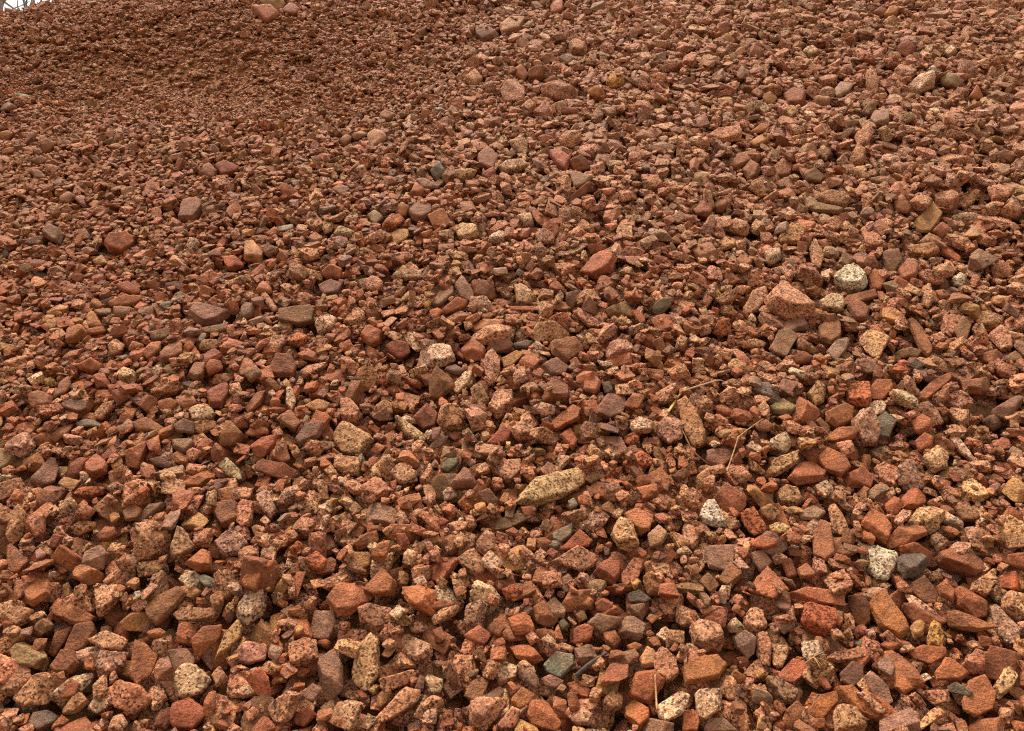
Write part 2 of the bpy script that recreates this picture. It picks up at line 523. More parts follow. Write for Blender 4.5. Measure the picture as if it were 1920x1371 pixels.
# ------------------------------------------------------------------ the stones read off the photograph
# kind and outline; outlines are in enlarged tiles: (tile x, tile y, enlargement)
SURVEY = {
(0, 457, 3.0): """
purple 1065,400 1120,350 1190,325 1285,375 1285,410 1230,445 1140,465 1085,430
umber 1120,475 1270,455 1280,490 1210,505 1150,495
umber 1575,370 1735,355 1765,410 1760,450 1680,465 1575,430
ochre 490,400 520,380 580,470 490,475
ochre 385,490 470,470 490,510 440,550 380,560
ochre 480,490 580,470 595,500 500,515
red 615,335 700,290 815,300 760,345 640,365
umber 640,370 735,360 720,410 650,420
grey 555,330 640,295 635,315 590,340
umber 530,375 620,360 625,400 560,405
red 650,235 720,215 790,270 780,295 690,270
tan 1380,20 1430,0 1480,60 1470,100 1375,90
red 1255,90 1320,80 1400,125 1340,165 1285,145
bluegrey 1400,130 1445,160 1420,165
purple 1795,230 1860,205 1920,230 1900,280 1830,290 1800,260
pinkred 1815,160 1870,115 1920,140 1915,200 1830,190
pinkred 1430,260 1470,210 1530,250 1525,280 1440,280
granite 1470,295 1500,280 1565,365 1540,390 1520,370
purple 1355,370 1385,335 1440,355 1420,410 1370,430
pale 1775,460 1840,405 1890,420 1880,480 1790,500
granite 1475,620 1530,530 1600,520 1605,560 1530,640 1490,645
brick 1515,715 1550,640 1640,635 1665,690 1650,750 1540,745
umber 1370,730 1440,690 1480,735 1410,780
granite 1690,730 1740,685 1835,670 1830,695 1720,765
brown 905,640 930,585 1020,535 1020,610 960,655 915,675
granite 605,580 650,530 700,570 690,610 630,635
rosegranite 720,600 750,550 810,570 790,600
pinkred 800,610 850,560 905,555 900,610 830,650
red 1030,580 1070,545 1100,585 1060,615
granite 1125,580 1150,545 1240,545 1240,575 1200,600 1130,600
umber 845,500 930,470 965,480 930,535 860,555
red 440,680 510,640 570,680 570,720 520,735 450,705
yellowgranite 655,740 700,705 770,730 760,775 690,785
pale 850,730 870,690 910,685 920,720 880,760
brown 1060,740 1090,680 1155,675 1140,760 1100,775
red 1155,700 1180,660 1240,660 1255,705 1170,740
rosegranite 1195,770 1225,735 1310,730 1320,760 1270,795 1200,790
brick 1165,830 1200,790 1280,800 1290,860 1250,920 1180,920
brown 310,860 335,780 385,755 405,800 370,845
brown 160,850 215,830 290,860 290,920 200,930 165,900
purple 345,905 410,880 490,890 480,930 440,945 360,920
yellow 245,780 290,755 320,770 310,810 260,805
yellowgranite 540,950 590,895 645,885 645,925 580,990 545,985
grey 420,1005 500,990 575,1005 570,1025 440,1030
mauve 680,1030 720,985 750,1005 720,1060 685,1060
brown 750,1020 830,985 920,1030 880,1055 770,1055
pale 1065,935 1110,910 1190,925 1210,965 1160,995 1085,990
granite 1090,1020 1140,1000 1215,1005 1220,1040 1130,1070 1095,1060
purple 980,1030 1040,990 1090,1010 1085,1065 1000,1060
brown 1240,1110 1270,1030 1310,1025 1370,1080 1310,1130 1245,1135
pinkred 1380,1070 1430,1020 1500,1040 1510,1070 1420,1085
crimson 1405,1130 1470,1095 1560,1075 1545,1140 1480,1200 1430,1190
brick 1525,1200 1590,1095 1630,1210 1590,1230
purple 1665,1100 1720,1020 1820,1015 1790,1090 1690,1135
darkgranite 1690,1160 1780,1110 1870,1115 1880,1145 1790,1175
brick 1430,1260 1480,1220 1600,1240 1660,1280 1640,1325 1560,1315 1440,1280
red 705,1170 820,1120 825,1180 780,1265 715,1250
purple 180,1350 280,1210 345,1190 310,1330 240,1371
brown 245,1130 330,1040 410,1010 380,1070 290,1130
red 485,1240 540,1185 600,1235 600,1290 530,1320 490,1290
pale 1225,1250 1280,1210 1345,1270 1360,1330 1290,1310
ochre 1030,1340 1110,1300 1210,1255 1200,1320 1130,1371 1050,1371
dusk 840,1215 900,1200 970,1240 960,1265 880,1255
umber 965,1110 1040,1085 1090,1125 1040,1170 980,1150
rosegranite 1050,1180 1090,1155 1140,1175 1090,1230 1060,1220
olive 0,1170 105,1165 105,1200 30,1270 0,1280
red 890,890 960,870 1000,900 960,945 900,940
tan 1715,910 1790,875 1860,900 1840,940 1770,945
brown 1380,920 1440,850 1500,840 1470,900 1400,950
brown 1580,970 1640,940 1695,1000 1660,1060 1590,1010
pale 1610,830 1640,810 1665,880 1640,935 1610,900
""",
(640, 457, 3.0): """
pinkred 1340,170 1420,70 1500,35 1540,90 1520,150 1430,195
red 1385,20 1410,0 1490,10 1470,50 1400,60
mauve 640,240 690,190 740,270 740,320 670,300
brown 735,225 820,225 905,295 830,310 750,300
mauvegranite 975,240 1010,220 1100,315 1060,345 985,340
purple 1265,280 1330,265 1335,310 1300,365 1265,340
red 550,390 640,310 710,330 690,360 590,395
umber 510,340 560,260 630,250 630,285 550,350
pale 280,190 340,135 450,170 460,205 320,205
granite 135,225 185,190 230,215 225,260 150,265
ochre 495,380 540,365 565,385 530,430 510,425
yellow 455,345 490,320 505,340 480,370
red 730,470 800,430 920,450 900,480 760,500
brick 950,355 1100,355 1100,378 960,375
granite 1305,400 1350,370 1440,430 1450,465 1390,465
umber 1485,380 1590,330 1640,375 1640,415 1510,410
greengrey 1740,360 1800,310 1855,305 1850,350 1790,410 1755,390
granite 710,545 880,465 960,500 950,545 800,570
granite 1070,520 1100,460 1200,460 1275,515 1250,545 1100,550
purple 810,600 860,550 930,525 965,570 950,605 840,610
red 680,590 740,545 810,600 790,650 700,650
red 110,520 160,465 230,500 220,560 160,585
brick 250,580 300,545 370,560 385,610 330,650 280,620
pale 345,680 500,580 600,590 630,660 560,690 400,690
granite 810,640 845,600 890,640 890,730 850,790 810,730
brown 1180,560 1300,545 1355,610 1270,670 1190,620
grey 960,565 1040,545 1080,550 1050,590 980,590
pinkred 1465,620 1500,590 1630,625 1630,680 1540,685 1480,650
purple 1130,690 1210,645 1280,690 1250,730 1180,745
tan 905,650 980,605 1025,620 960,690 920,695
brown 500,760 540,700 625,770 630,810 550,880 500,885
dusk 580,715 640,685 700,720 660,740
pale 625,800 690,735 745,740 730,790 650,845
granite 830,930 880,850 960,840 965,930 880,985
granite 730,820 790,800 830,880 780,925 740,880
pinkred 1360,770 1410,735 1460,780 1430,840 1365,825
grey 1470,790 1510,775 1530,830 1480,840
purple 1440,930 1490,855 1600,855 1580,950 1510,980 1440,965
red 1190,1000 1300,910 1345,930 1330,990 1220,1050 1190,1040
granite 1080,930 1130,895 1205,920 1200,960 1130,975
tangranite 540,1000 560,920 640,905 695,970 670,1040 580,1050
mauvegranite 695,930 760,920 820,960 800,1040 740,1055
yellowgranite 305,990 340,985 475,1080 460,1105 370,1085
yellowgranite -40,1090 0,1035 60,1020 140,1065 180,1110 110,1195 20,1195 -30,1140
brick 405,980 480,900 535,950 530,1020 460,1045
granite 180,930 240,880 290,910 285,960 200,975
granite 0,890 60,880 115,960 90,1000 0,1015
purple 490,1150 550,1080 600,1085 580,1130 510,1160
crimson 820,1120 900,1035 955,1070 930,1120 850,1140
granite 950,1060 1020,1025 1090,1055 1080,1095 1000,1105
red 1230,1080 1290,1040 1330,1110 1300,1160
pale 1620,1030 1670,985 1755,1020 1740,1060 1650,1065
orange 1590,1090 1650,1065 1680,1100 1640,1140 1600,1130
mauvegranite 1775,1040 1850,950 1920,1000 1915,1090 1850,1115 1785,1080
granite 270,1300 340,1245 420,1290 420,1330 340,1350
granite 890,1280 930,1225 1005,1225 1000,1290 940,1345 900,1320
greengrey 555,1270 600,1210 655,1205 650,1245 600,1290
purple 620,1350 690,1265 740,1310 760,1371 630,1371
orange 1480,1310 1590,1235 1600,1260 1510,1335
""",
(0, 0, 1.0): """
yellowgranite 970,940 1000,905 1050,885 1085,880 1100,905 1060,930 1000,950
granite 1273,760 1290,748 1305,770 1323,808 1320,832 1300,838 1283,810
pinkred 471,18 507,17 524,31 519,37 500,47 487,35
pink 485,2 530,0 533,10 520,18 500,15
brick 530,20 545,7 563,20 555,30 535,25
yellow 1136,158 1145,143 1168,146 1170,160 1150,168
yellow 1379,808 1388,803 1396,808 1388,816
""",  # the last yellow outline is a dried flower bud, built as a stone
(1280, 457, 3.0): """
white 850,190 890,165 1000,170 1040,215 1010,250 920,250 855,220
granite 465,330 540,260 600,285 730,385 710,415 620,415 500,370
granite 345,370 400,280 470,260 480,310 430,370 380,390
pale 770,330 830,290 900,295 910,350 880,390 780,365
brown 895,310 960,260 1070,265 1085,300 1000,330 910,340
brown 930,350 980,320 1050,370 1030,430 970,430
mauve 1130,50 1200,40 1225,110 1190,155 1140,150
pinkred 1215,150 1270,85 1325,120 1310,190 1240,205
red 1040,180 1080,145 1130,210 1110,270 1060,260
granite 1310,190 1380,155 1470,185 1460,230 1370,230
white 1515,190 1560,165 1595,185 1580,240 1520,235
granite 710,20 750,5 795,80 770,125 730,110
pale 455,60 550,40 550,90 490,120
tangranite 1250,10 1400,0 1440,50 1370,80 1270,65
red 1440,10 1570,70 1550,100 1460,60
granite 1730,130 1790,105 1860,150 1830,190 1750,185
yellow 155,290 185,255 215,285 195,320
granite 275,270 330,240 390,250 330,290
purple 530,490 600,425 670,420 705,480 600,500
umber 490,590 540,500 600,490 640,530 580,630 510,610
yellowgranite 1000,550 1060,480 1190,440 1205,490 1100,640 1030,600
ochre 1265,440 1290,420 1350,490 1400,600 1380,640 1330,590
mauve 810,610 860,550 920,550 920,590 860,660
brown 765,470 850,410 880,470 880,530 830,565 775,540
orange 165,500 200,440 260,425 270,480 220,530
darkgranite 635,560 660,535 720,570 710,605 650,600
brick 625,640 690,610 735,640 720,670 640,680
granite 1330,280 1400,255 1415,320 1380,360 1340,340
granite 1400,350 1450,320 1520,345 1500,380
granite 1630,410 1700,385 1805,430 1790,470 1680,460
granite 1720,520 1780,475 1850,520 1850,580 1790,600
umber 1525,490 1570,415 1620,460 1600,530 1550,530
umber 1165,620 1270,590 1340,600 1320,635 1200,640
tangranite 325,560 400,540 470,555 450,585 360,580
brown 1685,620 1760,600 1800,640 1740,690 1690,660
umber 1810,640 1870,605 1910,630 1900,665 1830,675
rosegranite 1750,680 1780,655 1875,720 1860,760 1780,740
brown 1575,770 1640,735 1735,760 1740,800 1680,850 1590,830
orange 920,830 970,785 1050,800 1060,880 1030,920 930,890
pinkred 1045,830 1090,770 1170,770 1180,820 1120,880 1060,870
granite 695,850 760,780 805,810 790,890 740,915
ochre 805,950 870,920 945,945 945,1000 870,1035 820,1000
mauvegranite 955,1000 1010,940 1060,965 1105,1060 1080,1130 1010,1135 960,1070
grey 1090,1000 1140,940 1195,1000 1160,1090 1100,1090
pale 1040,920 1110,885 1155,885 1130,950 1070,970
red 1335,840 1420,760 1510,730 1500,770 1370,880 1340,870
red 825,1075 870,1040 960,1045 970,1090 900,1115 830,1105
pinkred 1285,1000 1350,970 1410,1010 1390,1055 1320,1070
tangranite 1490,960 1530,895 1600,920 1610,1020 1560,1045
red 1310,1110 1360,1065 1410,1090 1400,1140 1330,1165
yellowgranite 1355,1200 1430,1140 1495,1180 1480,1260 1410,1290 1360,1240
pale 1505,1100 1540,1075 1630,1190 1635,1230 1560,1180
purple 1740,935 1850,880 1910,900 1840,970 1760,985
dusk 1685,1000 1740,970 1795,1020 1750,1050
pale 490,1120 510,1075 590,1070 610,1130 580,1175 500,1165
red 595,1320 640,1250 720,1230 800,1290 780,1330 650,1355
red 765,1200 820,1155 910,1210 935,1260 890,1310 800,1270
red 905,1310 1000,1265 1070,1310 1050,1371 930,1371
purple 140,1170 180,1155 270,1165 270,1210 220,1255 140,1230
tangranite 460,1320 500,1220 640,1175 640,1240 540,1300
granite 260,1300 340,1265 390,1310 330,1355
rosegranite 860,1130 950,1115 970,1170 910,1200
granite 1080,1270 1140,1240 1220,1300 1180,1371 1110,1340
brown 410,1020 470,990 510,1030 480,1055 420,1050
olive 490,920 560,880 640,930 600,965 510,950
pinkred 180,925 230,900 290,950 260,975 200,960
""",
(0, 914, 3.0): """
orange 370,20 450,0 580,0 580,40 480,60
tangranite 40,260 60,160 110,110 150,160 130,240 90,330 50,320
rosegranite 160,175 200,155 255,160 255,260 200,280 175,240
tangranite 365,250 450,190 545,195 540,230 440,270
brick 545,270 590,225 650,235 660,275 610,305 560,300
mauve 765,185 840,100 930,90 910,120 800,195
tan 1000,190 1090,135 1190,190 1130,225 1040,220
tangranite 960,360 1000,220 1030,235 1105,340 1050,380 975,400
brown 1215,160 1260,90 1330,90 1340,180 1260,225
rosegranite 1335,110 1360,65 1425,90 1410,210 1370,230 1335,200
mauvegranite 1205,320 1290,255 1350,260 1385,310 1350,370 1270,390
red 1045,430 1130,355 1230,390 1200,460 1120,470
mauvegranite 1440,50 1500,20 1560,130 1520,180 1460,110
granite 1230,20 1300,0 1420,10 1400,60 1300,80 1235,65
brown 690,140 740,95 800,130 770,180 710,185
rosegranite 425,140 480,95 540,135 500,175 440,170
brown 40,340 60,330 160,430 100,480 40,470
red 410,440 440,420 580,480 590,530 500,550 420,510
mauve 460,450 480,370 560,330 615,380 580,460 510,470
darkgranite 650,420 700,395 780,440 760,480 680,470
bluegrey 1110,510 1160,495 1255,540 1240,565 1160,560
ochre 1365,520 1440,450 1480,490 1440,580 1380,550
ochre 1445,450 1490,415 1540,415 1530,445 1470,460
orange 1710,410 1780,360 1840,410 1820,470 1740,460
red 140,600 200,510 275,520 275,600 190,665 150,650
red 275,680 330,635 440,670 530,730 490,765 400,765 300,710
tangranite 20,730 90,675 180,690 160,750 80,790
pale 1335,680 1390,600 1490,590 1500,640 1470,720 1390,765 1340,730
darkgranite 980,710 1020,680 1215,690 1220,730 1130,750 1000,740
brown 830,700 900,620 1010,570 1050,600 970,690 880,765 850,740
tan 1010,560 1080,550 1140,590 1090,630 1020,600
tan 680,760 740,710 850,710 855,770 780,820 700,790
ochre 830,810 890,785 940,820 890,860 840,840
mauve 1755,790 1770,700 1870,700 1890,780 1850,850 1765,845
ochre 1085,850 1140,790 1240,780 1235,850 1110,975 1085,910
tangranite 1215,960 1260,830 1330,750 1360,790 1350,850 1280,920
yellowgranite 500,860 600,815 720,860 690,910 590,920
brown 365,910 420,790 520,770 540,820 470,900 400,930
brick 275,930 310,820 400,785 380,850 310,950
olive 75,920 130,870 250,920 260,970 200,1015 80,1000
brick 285,1010 340,930 420,930 440,990 390,1040 310,1035
mauvegranite 535,1020 570,930 720,935 700,1000 620,1050
red 735,1060 770,895 840,910 885,960 840,1050 770,1100
purple 945,940 1050,905 1090,960 1080,1010 1000,1050 970,1000
pale 985,1080 1030,1010 1120,1010 1185,1090 1120,1165 1020,1190
darkgranite 0,1080 60,1020 150,1010 170,1060 90,1165 0,1160
tangranite 85,1190 190,1070 270,1050 320,1110 270,1210 150,1230
rosegranite 610,1140 680,1090 790,1120 860,1190 760,1280 620,1210
brick 320,1150 400,1080 450,1110 420,1175 350,1190
grey 160,1330 190,1265 270,1255 325,1290 300,1330 210,1371
crimson 975,1220 1060,1185 1140,1240 1155,1290 1080,1365 1000,1365 970,1290
mauvegranite 610,1371 640,1300 690,1280 715,1330 690,1371
purple 1770,1080 1800,970 1880,920 1920,1000 1920,1130 1860,1210 1800,1170
tangranite 1520,1230 1630,1145 1690,1170 1640,1290 1580,1340 1530,1290
crimson 1655,1290 1720,1230 1790,1280 1710,1345 1660,1330
granite 1295,1150 1370,1110 1440,1130 1450,1165 1380,1185
granite 1190,1060 1230,1010 1280,1010 1280,1090 1220,1120
mauvegranite 1345,930 1400,870 1500,890 1490,970 1400,990 1350,980
ochre 1780,880 1820,840 1860,870 1840,910
purple 1680,1160 1760,1105 1810,1140 1760,1210
""",
(640, 914, 3.0): """
tan 35,440 70,365 160,370 160,440 100,470 40,460
red 130,570 230,455 310,540 290,605 190,615
pinkred -75,640 0,560 100,550 170,620 50,715 -10,715
rosegranite 100,680 140,660 270,680 280,760 180,785 110,750
granite 640,410 740,355 805,430 800,490 720,500 680,440
tangranite 760,310 800,265 860,280 860,350 810,385 765,350
purple 770,30 830,10 880,70 840,100 790,80
pale 570,30 600,0 640,10 650,50 580,80
greengrey 1190,260 1310,200 1290,270 1230,310 1195,290
grey 1160,330 1185,290 1240,320 1200,355
greengrey 1275,80 1310,65 1330,100 1290,125
yellowgranite 1520,270 1560,185 1640,215 1670,310 1630,375 1560,330
pinkred 1595,160 1660,120 1755,150 1730,240 1680,260 1620,210
pink 1725,270 1780,225 1830,270 1810,310 1740,320
granite 1190,420 1320,335 1440,390 1430,440 1350,470 1220,435
red 1225,360 1340,240 1410,300 1380,340 1280,350
umber 865,230 900,180 990,150 1070,170 1060,210 940,230 870,265
brick 1420,480 1460,435 1565,435 1560,510 1530,545
rosegranite 1575,500 1640,410 1700,420 1670,510 1590,560
yellow 1620,530 1650,500 1690,540 1650,575
charcoal 1610,600 1680,580 1745,630 1700,655 1620,640
purple 1605,665 1700,655 1710,700 1690,750 1640,720
mauve 1390,760 1440,710 1560,730 1570,770 1470,825 1400,790
pinkred 1310,800 1370,770 1420,785 1400,850 1310,885
red 1425,650 1480,620 1530,660 1510,705 1440,700
mauve 1145,670 1200,625 1260,690 1250,730 1150,725
brown 1080,680 1140,640 1215,740 1190,790 1100,760
bluegrey 1220,760 1250,735 1280,770 1240,805
pinkred 695,830 770,780 845,830 800,885 720,860
brick 825,790 870,755 920,790 890,840 840,820
orange 900,570 960,560 1020,575 990,630 920,635
mauvegranite 325,890 370,830 500,890 510,940 420,970 340,930
yellowgranite 60,1060 100,900 160,830 215,880 210,1040 150,1140 80,1110
granite 245,990 330,930 410,960 420,1010 320,1025
ochre 950,900 1060,880 1130,970 1080,990 990,960
greengrey 1145,1000 1200,930 1300,950 1310,1000 1230,1075 1160,1040
pale 855,1040 920,980 995,1020 980,1080 890,1110
pale 470,1080 500,1030 570,1060 560,1150 500,1170
granite 210,1080 380,1030 440,1040 380,1100 250,1150
red 1615,1160 1660,1050 1760,1030 1815,1090 1740,1220 1640,1190
rosegranite 1750,950 1800,910 1880,970 1895,1050 1830,1100 1770,1030
pink 1680,970 1720,900 1760,920 1780,1000 1690,1015
red 1600,1240 1650,1200 1730,1260 1730,1320 1680,1371 1600,1290
darkgranite 1465,1200 1510,1150 1580,1180 1570,1250 1500,1270
mauvegranite 1310,1290 1360,1235 1420,1280 1390,1340 1320,1330
red 955,1210 1020,1130 1085,1170 1060,1220 1000,1255
red 1050,1280 1070,1210 1150,1200 1235,1330 1200,1365 1070,1340
granite 715,1250 750,1225 930,1225 870,1300 810,1371 730,1330
granite 870,1340 960,1235 1000,1260 990,1340 940,1371 880,1371
tangranite 185,1310 330,1150 430,1180 420,1260 260,1310 200,1340
purple 800,1180 890,1120 915,1160 880,1215 820,1210
purple 1130,1080 1180,1055 1250,1090 1200,1130 1150,1120
pale 1780,1230 1900,1150 1960,1180 1920,1270 1830,1320 1790,1290
granite 380,780 420,750 490,780 480,815 400,820
brick 490,670 560,635 640,650 620,685 500,690
granite 510,740 560,690 660,675 640,720 530,770
red 1475,820 1540,805 1570,860 1530,930 1490,880
dusk 410,1140 440,1060 470,1070 460,1150
ochre 1345,640 1385,610 1420,640 1400,675 1355,665
ochre 1605,890 1650,870 1695,890 1670,920 1620,915
granite 1195,890 1250,875 1310,900 1290,930
""",
(1280, 914, 3.0): """
white 90,170 130,90 180,85 245,200 200,220 120,205
orange 325,150 400,120 475,240 400,270 350,220
yellowgranite 435,120 490,95 550,150 500,190 450,170
tangranite 525,40 560,0 640,10 670,70 620,110 540,90
mauve 655,150 730,105 800,140 760,180 670,180
ochre 1140,100 1190,55 1240,90 1210,150 1150,140
red 1235,60 1290,0 1370,40 1360,90 1300,120 1250,110
tangranite 820,120 850,110 900,170 930,230 890,270 840,230
brown 730,300 770,195 830,220 855,370 800,410 740,380
red 1005,210 1050,135 1130,180 1165,250 1140,310 1080,270
red 1155,300 1210,230 1330,210 1360,270 1280,310 1180,330
white 1040,350 1080,335 1200,375 1205,440 1150,515 1080,500 1045,460
charcoal 1210,400 1260,370 1350,390 1375,440 1320,500 1250,510 1215,460
red 1225,335 1300,315 1430,385 1410,430 1330,410 1240,365
brick 1430,400 1500,365 1690,390 1700,450 1640,490 1450,430
pale 1430,170 1470,135 1580,210 1570,240 1460,200
darkgranite 1530,150 1590,95 1670,150 1650,190 1560,190
mauve 125,380 140,340 285,330 270,470 150,450
red 380,310 440,275 530,295 530,330 460,350 395,335
purple 390,370 450,355 500,420 440,480 400,430
pinkred 555,430 600,400 655,440 640,500 590,510
brown 650,460 720,415 780,460 740,500 670,510
pinkred 600,600 700,565 900,590 915,660 870,680 740,650 610,640
orange 670,760 690,660 850,690 855,780 800,845 700,800
ochre 1050,670 1080,610 1140,600 1260,760 1270,800 1215,860 1110,790
brown 930,620 990,600 1050,680 1050,760 990,780 950,710
brown 1290,540 1360,500 1430,590 1420,660 1350,650 1300,600
red 1430,560 1480,530 1530,590 1520,640 1450,610
red 1535,570 1600,570 1700,650 1700,720 1650,730 1550,660
brown 1490,710 1560,705 1760,780 1750,830 1640,810 1530,830 1490,760
mauvegranite 1720,680 1760,670 1890,810 1880,875 1820,870 1760,810
tangranite 1795,620 1860,570 1960,600 1950,720 1880,750 1800,680
yellow 1370,850 1400,755 1440,770 1470,840 1460,900 1380,890
tan 1280,780 1320,735 1365,770 1350,830 1300,850
red 1280,930 1340,895 1480,905 1480,950 1390,995 1300,960
rosegranite 805,970 850,930 970,910 1045,930 1020,960 870,990
purple 885,1050 950,985 1010,1000 1010,1080 950,1120 890,1090
mauve 1025,1070 1070,1050 1150,1120 1180,1200 1130,1230 1050,1150
red 1195,990 1240,980 1300,1040 1300,1120 1240,1170 1190,1120
mauve 1095,990 1150,950 1190,1010 1170,1070 1110,1030
red 1425,1040 1480,960 1540,990 1610,1050 1560,1085 1430,1080
red 1570,1210 1600,1100 1680,1070 1760,1170 1740,1240 1650,1285 1580,1260
yellowgranite 1750,1120 1820,1010 1880,1060 1850,1130 1780,1190
rosegranite 1570,1000 1650,910 1700,940 1690,1040 1620,1045
tangranite 1325,1330 1400,1250 1560,1165 1570,1210 1460,1290 1350,1360
ochre 700,1260 780,1170 860,1150 870,1210 790,1300 720,1295
ochre 860,1140 960,1130 1110,1290 1090,1310 990,1270 900,1190
granite 980,1160 1020,1150 1130,1240 1150,1270 1090,1270
granite 850,1270 880,1225 960,1240 1020,1340 1010,1371 860,1371
mauve 1115,1310 1250,1260 1310,1300 1330,1371 1120,1371
pinkred 535,1060 620,970 700,990 690,1050 620,1105 550,1090
mauve 285,850 350,810 410,850 400,930 370,960 300,900
granite 410,830 470,825 500,900 490,1000 430,1000 415,910
yellowgranite 495,880 585,860 590,940 560,1010 510,1000
granite 345,740 380,680 470,700 480,780 410,820 350,790
granite 40,800 110,760 210,780 230,870 130,920 60,880
pale 240,780 290,730 355,800 280,820
ochre 0,1020 80,960 180,945 240,1000 200,1070 20,1110
darkgranite 475,1080 540,1080 660,1150 650,1210 560,1225 490,1150
pale 70,1170 100,1140 215,1135 210,1250 130,1310 85,1290
mauve 120,1371 150,1300 230,1300 310,1371
red 0,1270 60,1255 90,1320 80,1371 0,1371
charcoal 1490,1120 1540,1095 1630,1150 1610,1180 1500,1150
tangranite 1630,540 1740,465 1755,520 1700,610 1620,580
red 1790,500 1840,480 1920,520 1900,580 1800,560
pale 1250,600 1300,610 1420,700 1450,760 1400,750 1290,670
pinkred 1110,880 1180,850 1240,880 1170,925
greengrey 965,880 1020,855 1045,890 1010,920
darkgranite 1390,300 1430,260 1500,310 1440,370
red 1830,380 1920,370 1920,470 1840,430
yellowgranite 485,215 540,195 610,220 570,260 500,250
granite 0,240 50,225 90,310 60,340 0,330
""",
(480, 0, 3.0): """
mauve 1240,170 1290,155 1360,195 1340,225 1270,235 1240,205
pinkred 1650,10 1720,0 1730,65 1660,85
tangranite 1375,150 1430,105 1510,130 1480,180 1390,200
pale 1585,185 1620,170 1665,235 1630,240
brown 1460,210 1510,195 1545,250 1510,280 1465,255
granite 1760,260 1800,235 1860,260 1850,310 1770,310
ochre 1460,390 1490,360 1535,420 1510,455 1465,440
brown 1535,400 1580,375 1640,385 1610,455 1540,440
brick 1620,450 1680,425 1700,450 1640,480
granite 1170,450 1230,410 1275,450 1230,490
granite 1380,510 1440,460 1510,490 1500,570 1400,580
granite 1610,500 1690,455 1810,515 1800,560 1680,575 1620,540
ochre 1870,520 1920,490 1960,520 1950,570 1880,560
brick 1675,600 1800,610 1810,650 1740,650 1690,630
bluegrey 985,970 1035,915 1075,985 1015,1025
mauve 905,1010 950,1005 1030,1050 1010,1065 940,1060
ochre 860,1110 895,1035 950,1075 930,1100
yellowgranite 1110,980 1140,960 1240,960 1220,1000 1160,1030
crimson 1265,975 1340,945 1345,985 1310,1015
pale 1365,935 1410,905 1500,900 1535,930 1490,965 1400,985
granite 1405,780 1450,760 1530,820 1520,870 1470,860
brown 1250,890 1300,850 1360,880 1330,940 1260,935
pale 1170,715 1220,690 1255,710 1220,740
pink 630,770 670,745 735,765 720,790 650,825
brown 465,800 500,750 540,780 500,835
pink 540,770 600,730 660,725 640,755 570,785
brown 690,650 720,615 790,650 750,690
umber 1770,980 1800,970 1890,1000 1850,1050 1790,1060
brick 1740,1130 1860,1030 1890,1040 1860,1090 1760,1145
brown 1760,910 1820,880 1890,920 1870,960 1790,960
red 1655,880 1720,860 1775,900 1740,970 1690,940
pinkred 780,1180 820,1140 860,1170 840,1225 800,1215
brown 860,1190 910,1145 980,1150 985,1210 930,1250 880,1235
orange 710,1270 750,1215 820,1205 830,1250 770,1310 720,1305
tan 745,1340 790,1295 860,1295 850,1340 790,1371
olive 625,1215 670,1190 715,1225 670,1260
yellowgranite 370,1310 390,1230 430,1225 435,1290 400,1350
pale 430,1330 480,1280 560,1310 540,1335
whitegrey 100,1280 210,1265 205,1290 140,1300
yellowgranite 1125,1300 1160,1275 1240,1285 1250,1325 1190,1350 1140,1345
pale 1460,1225 1550,1215 1565,1275 1510,1290
pale 1310,1340 1370,1300 1410,1330 1400,1371 1320,1371
mauvegranite 1570,1320 1620,1290 1680,1320 1670,1371 1590,1371
granite 1790,1260 1840,1235 1910,1290 1890,1320
orange 20,700 50,675 90,700 75,740 40,740
""",
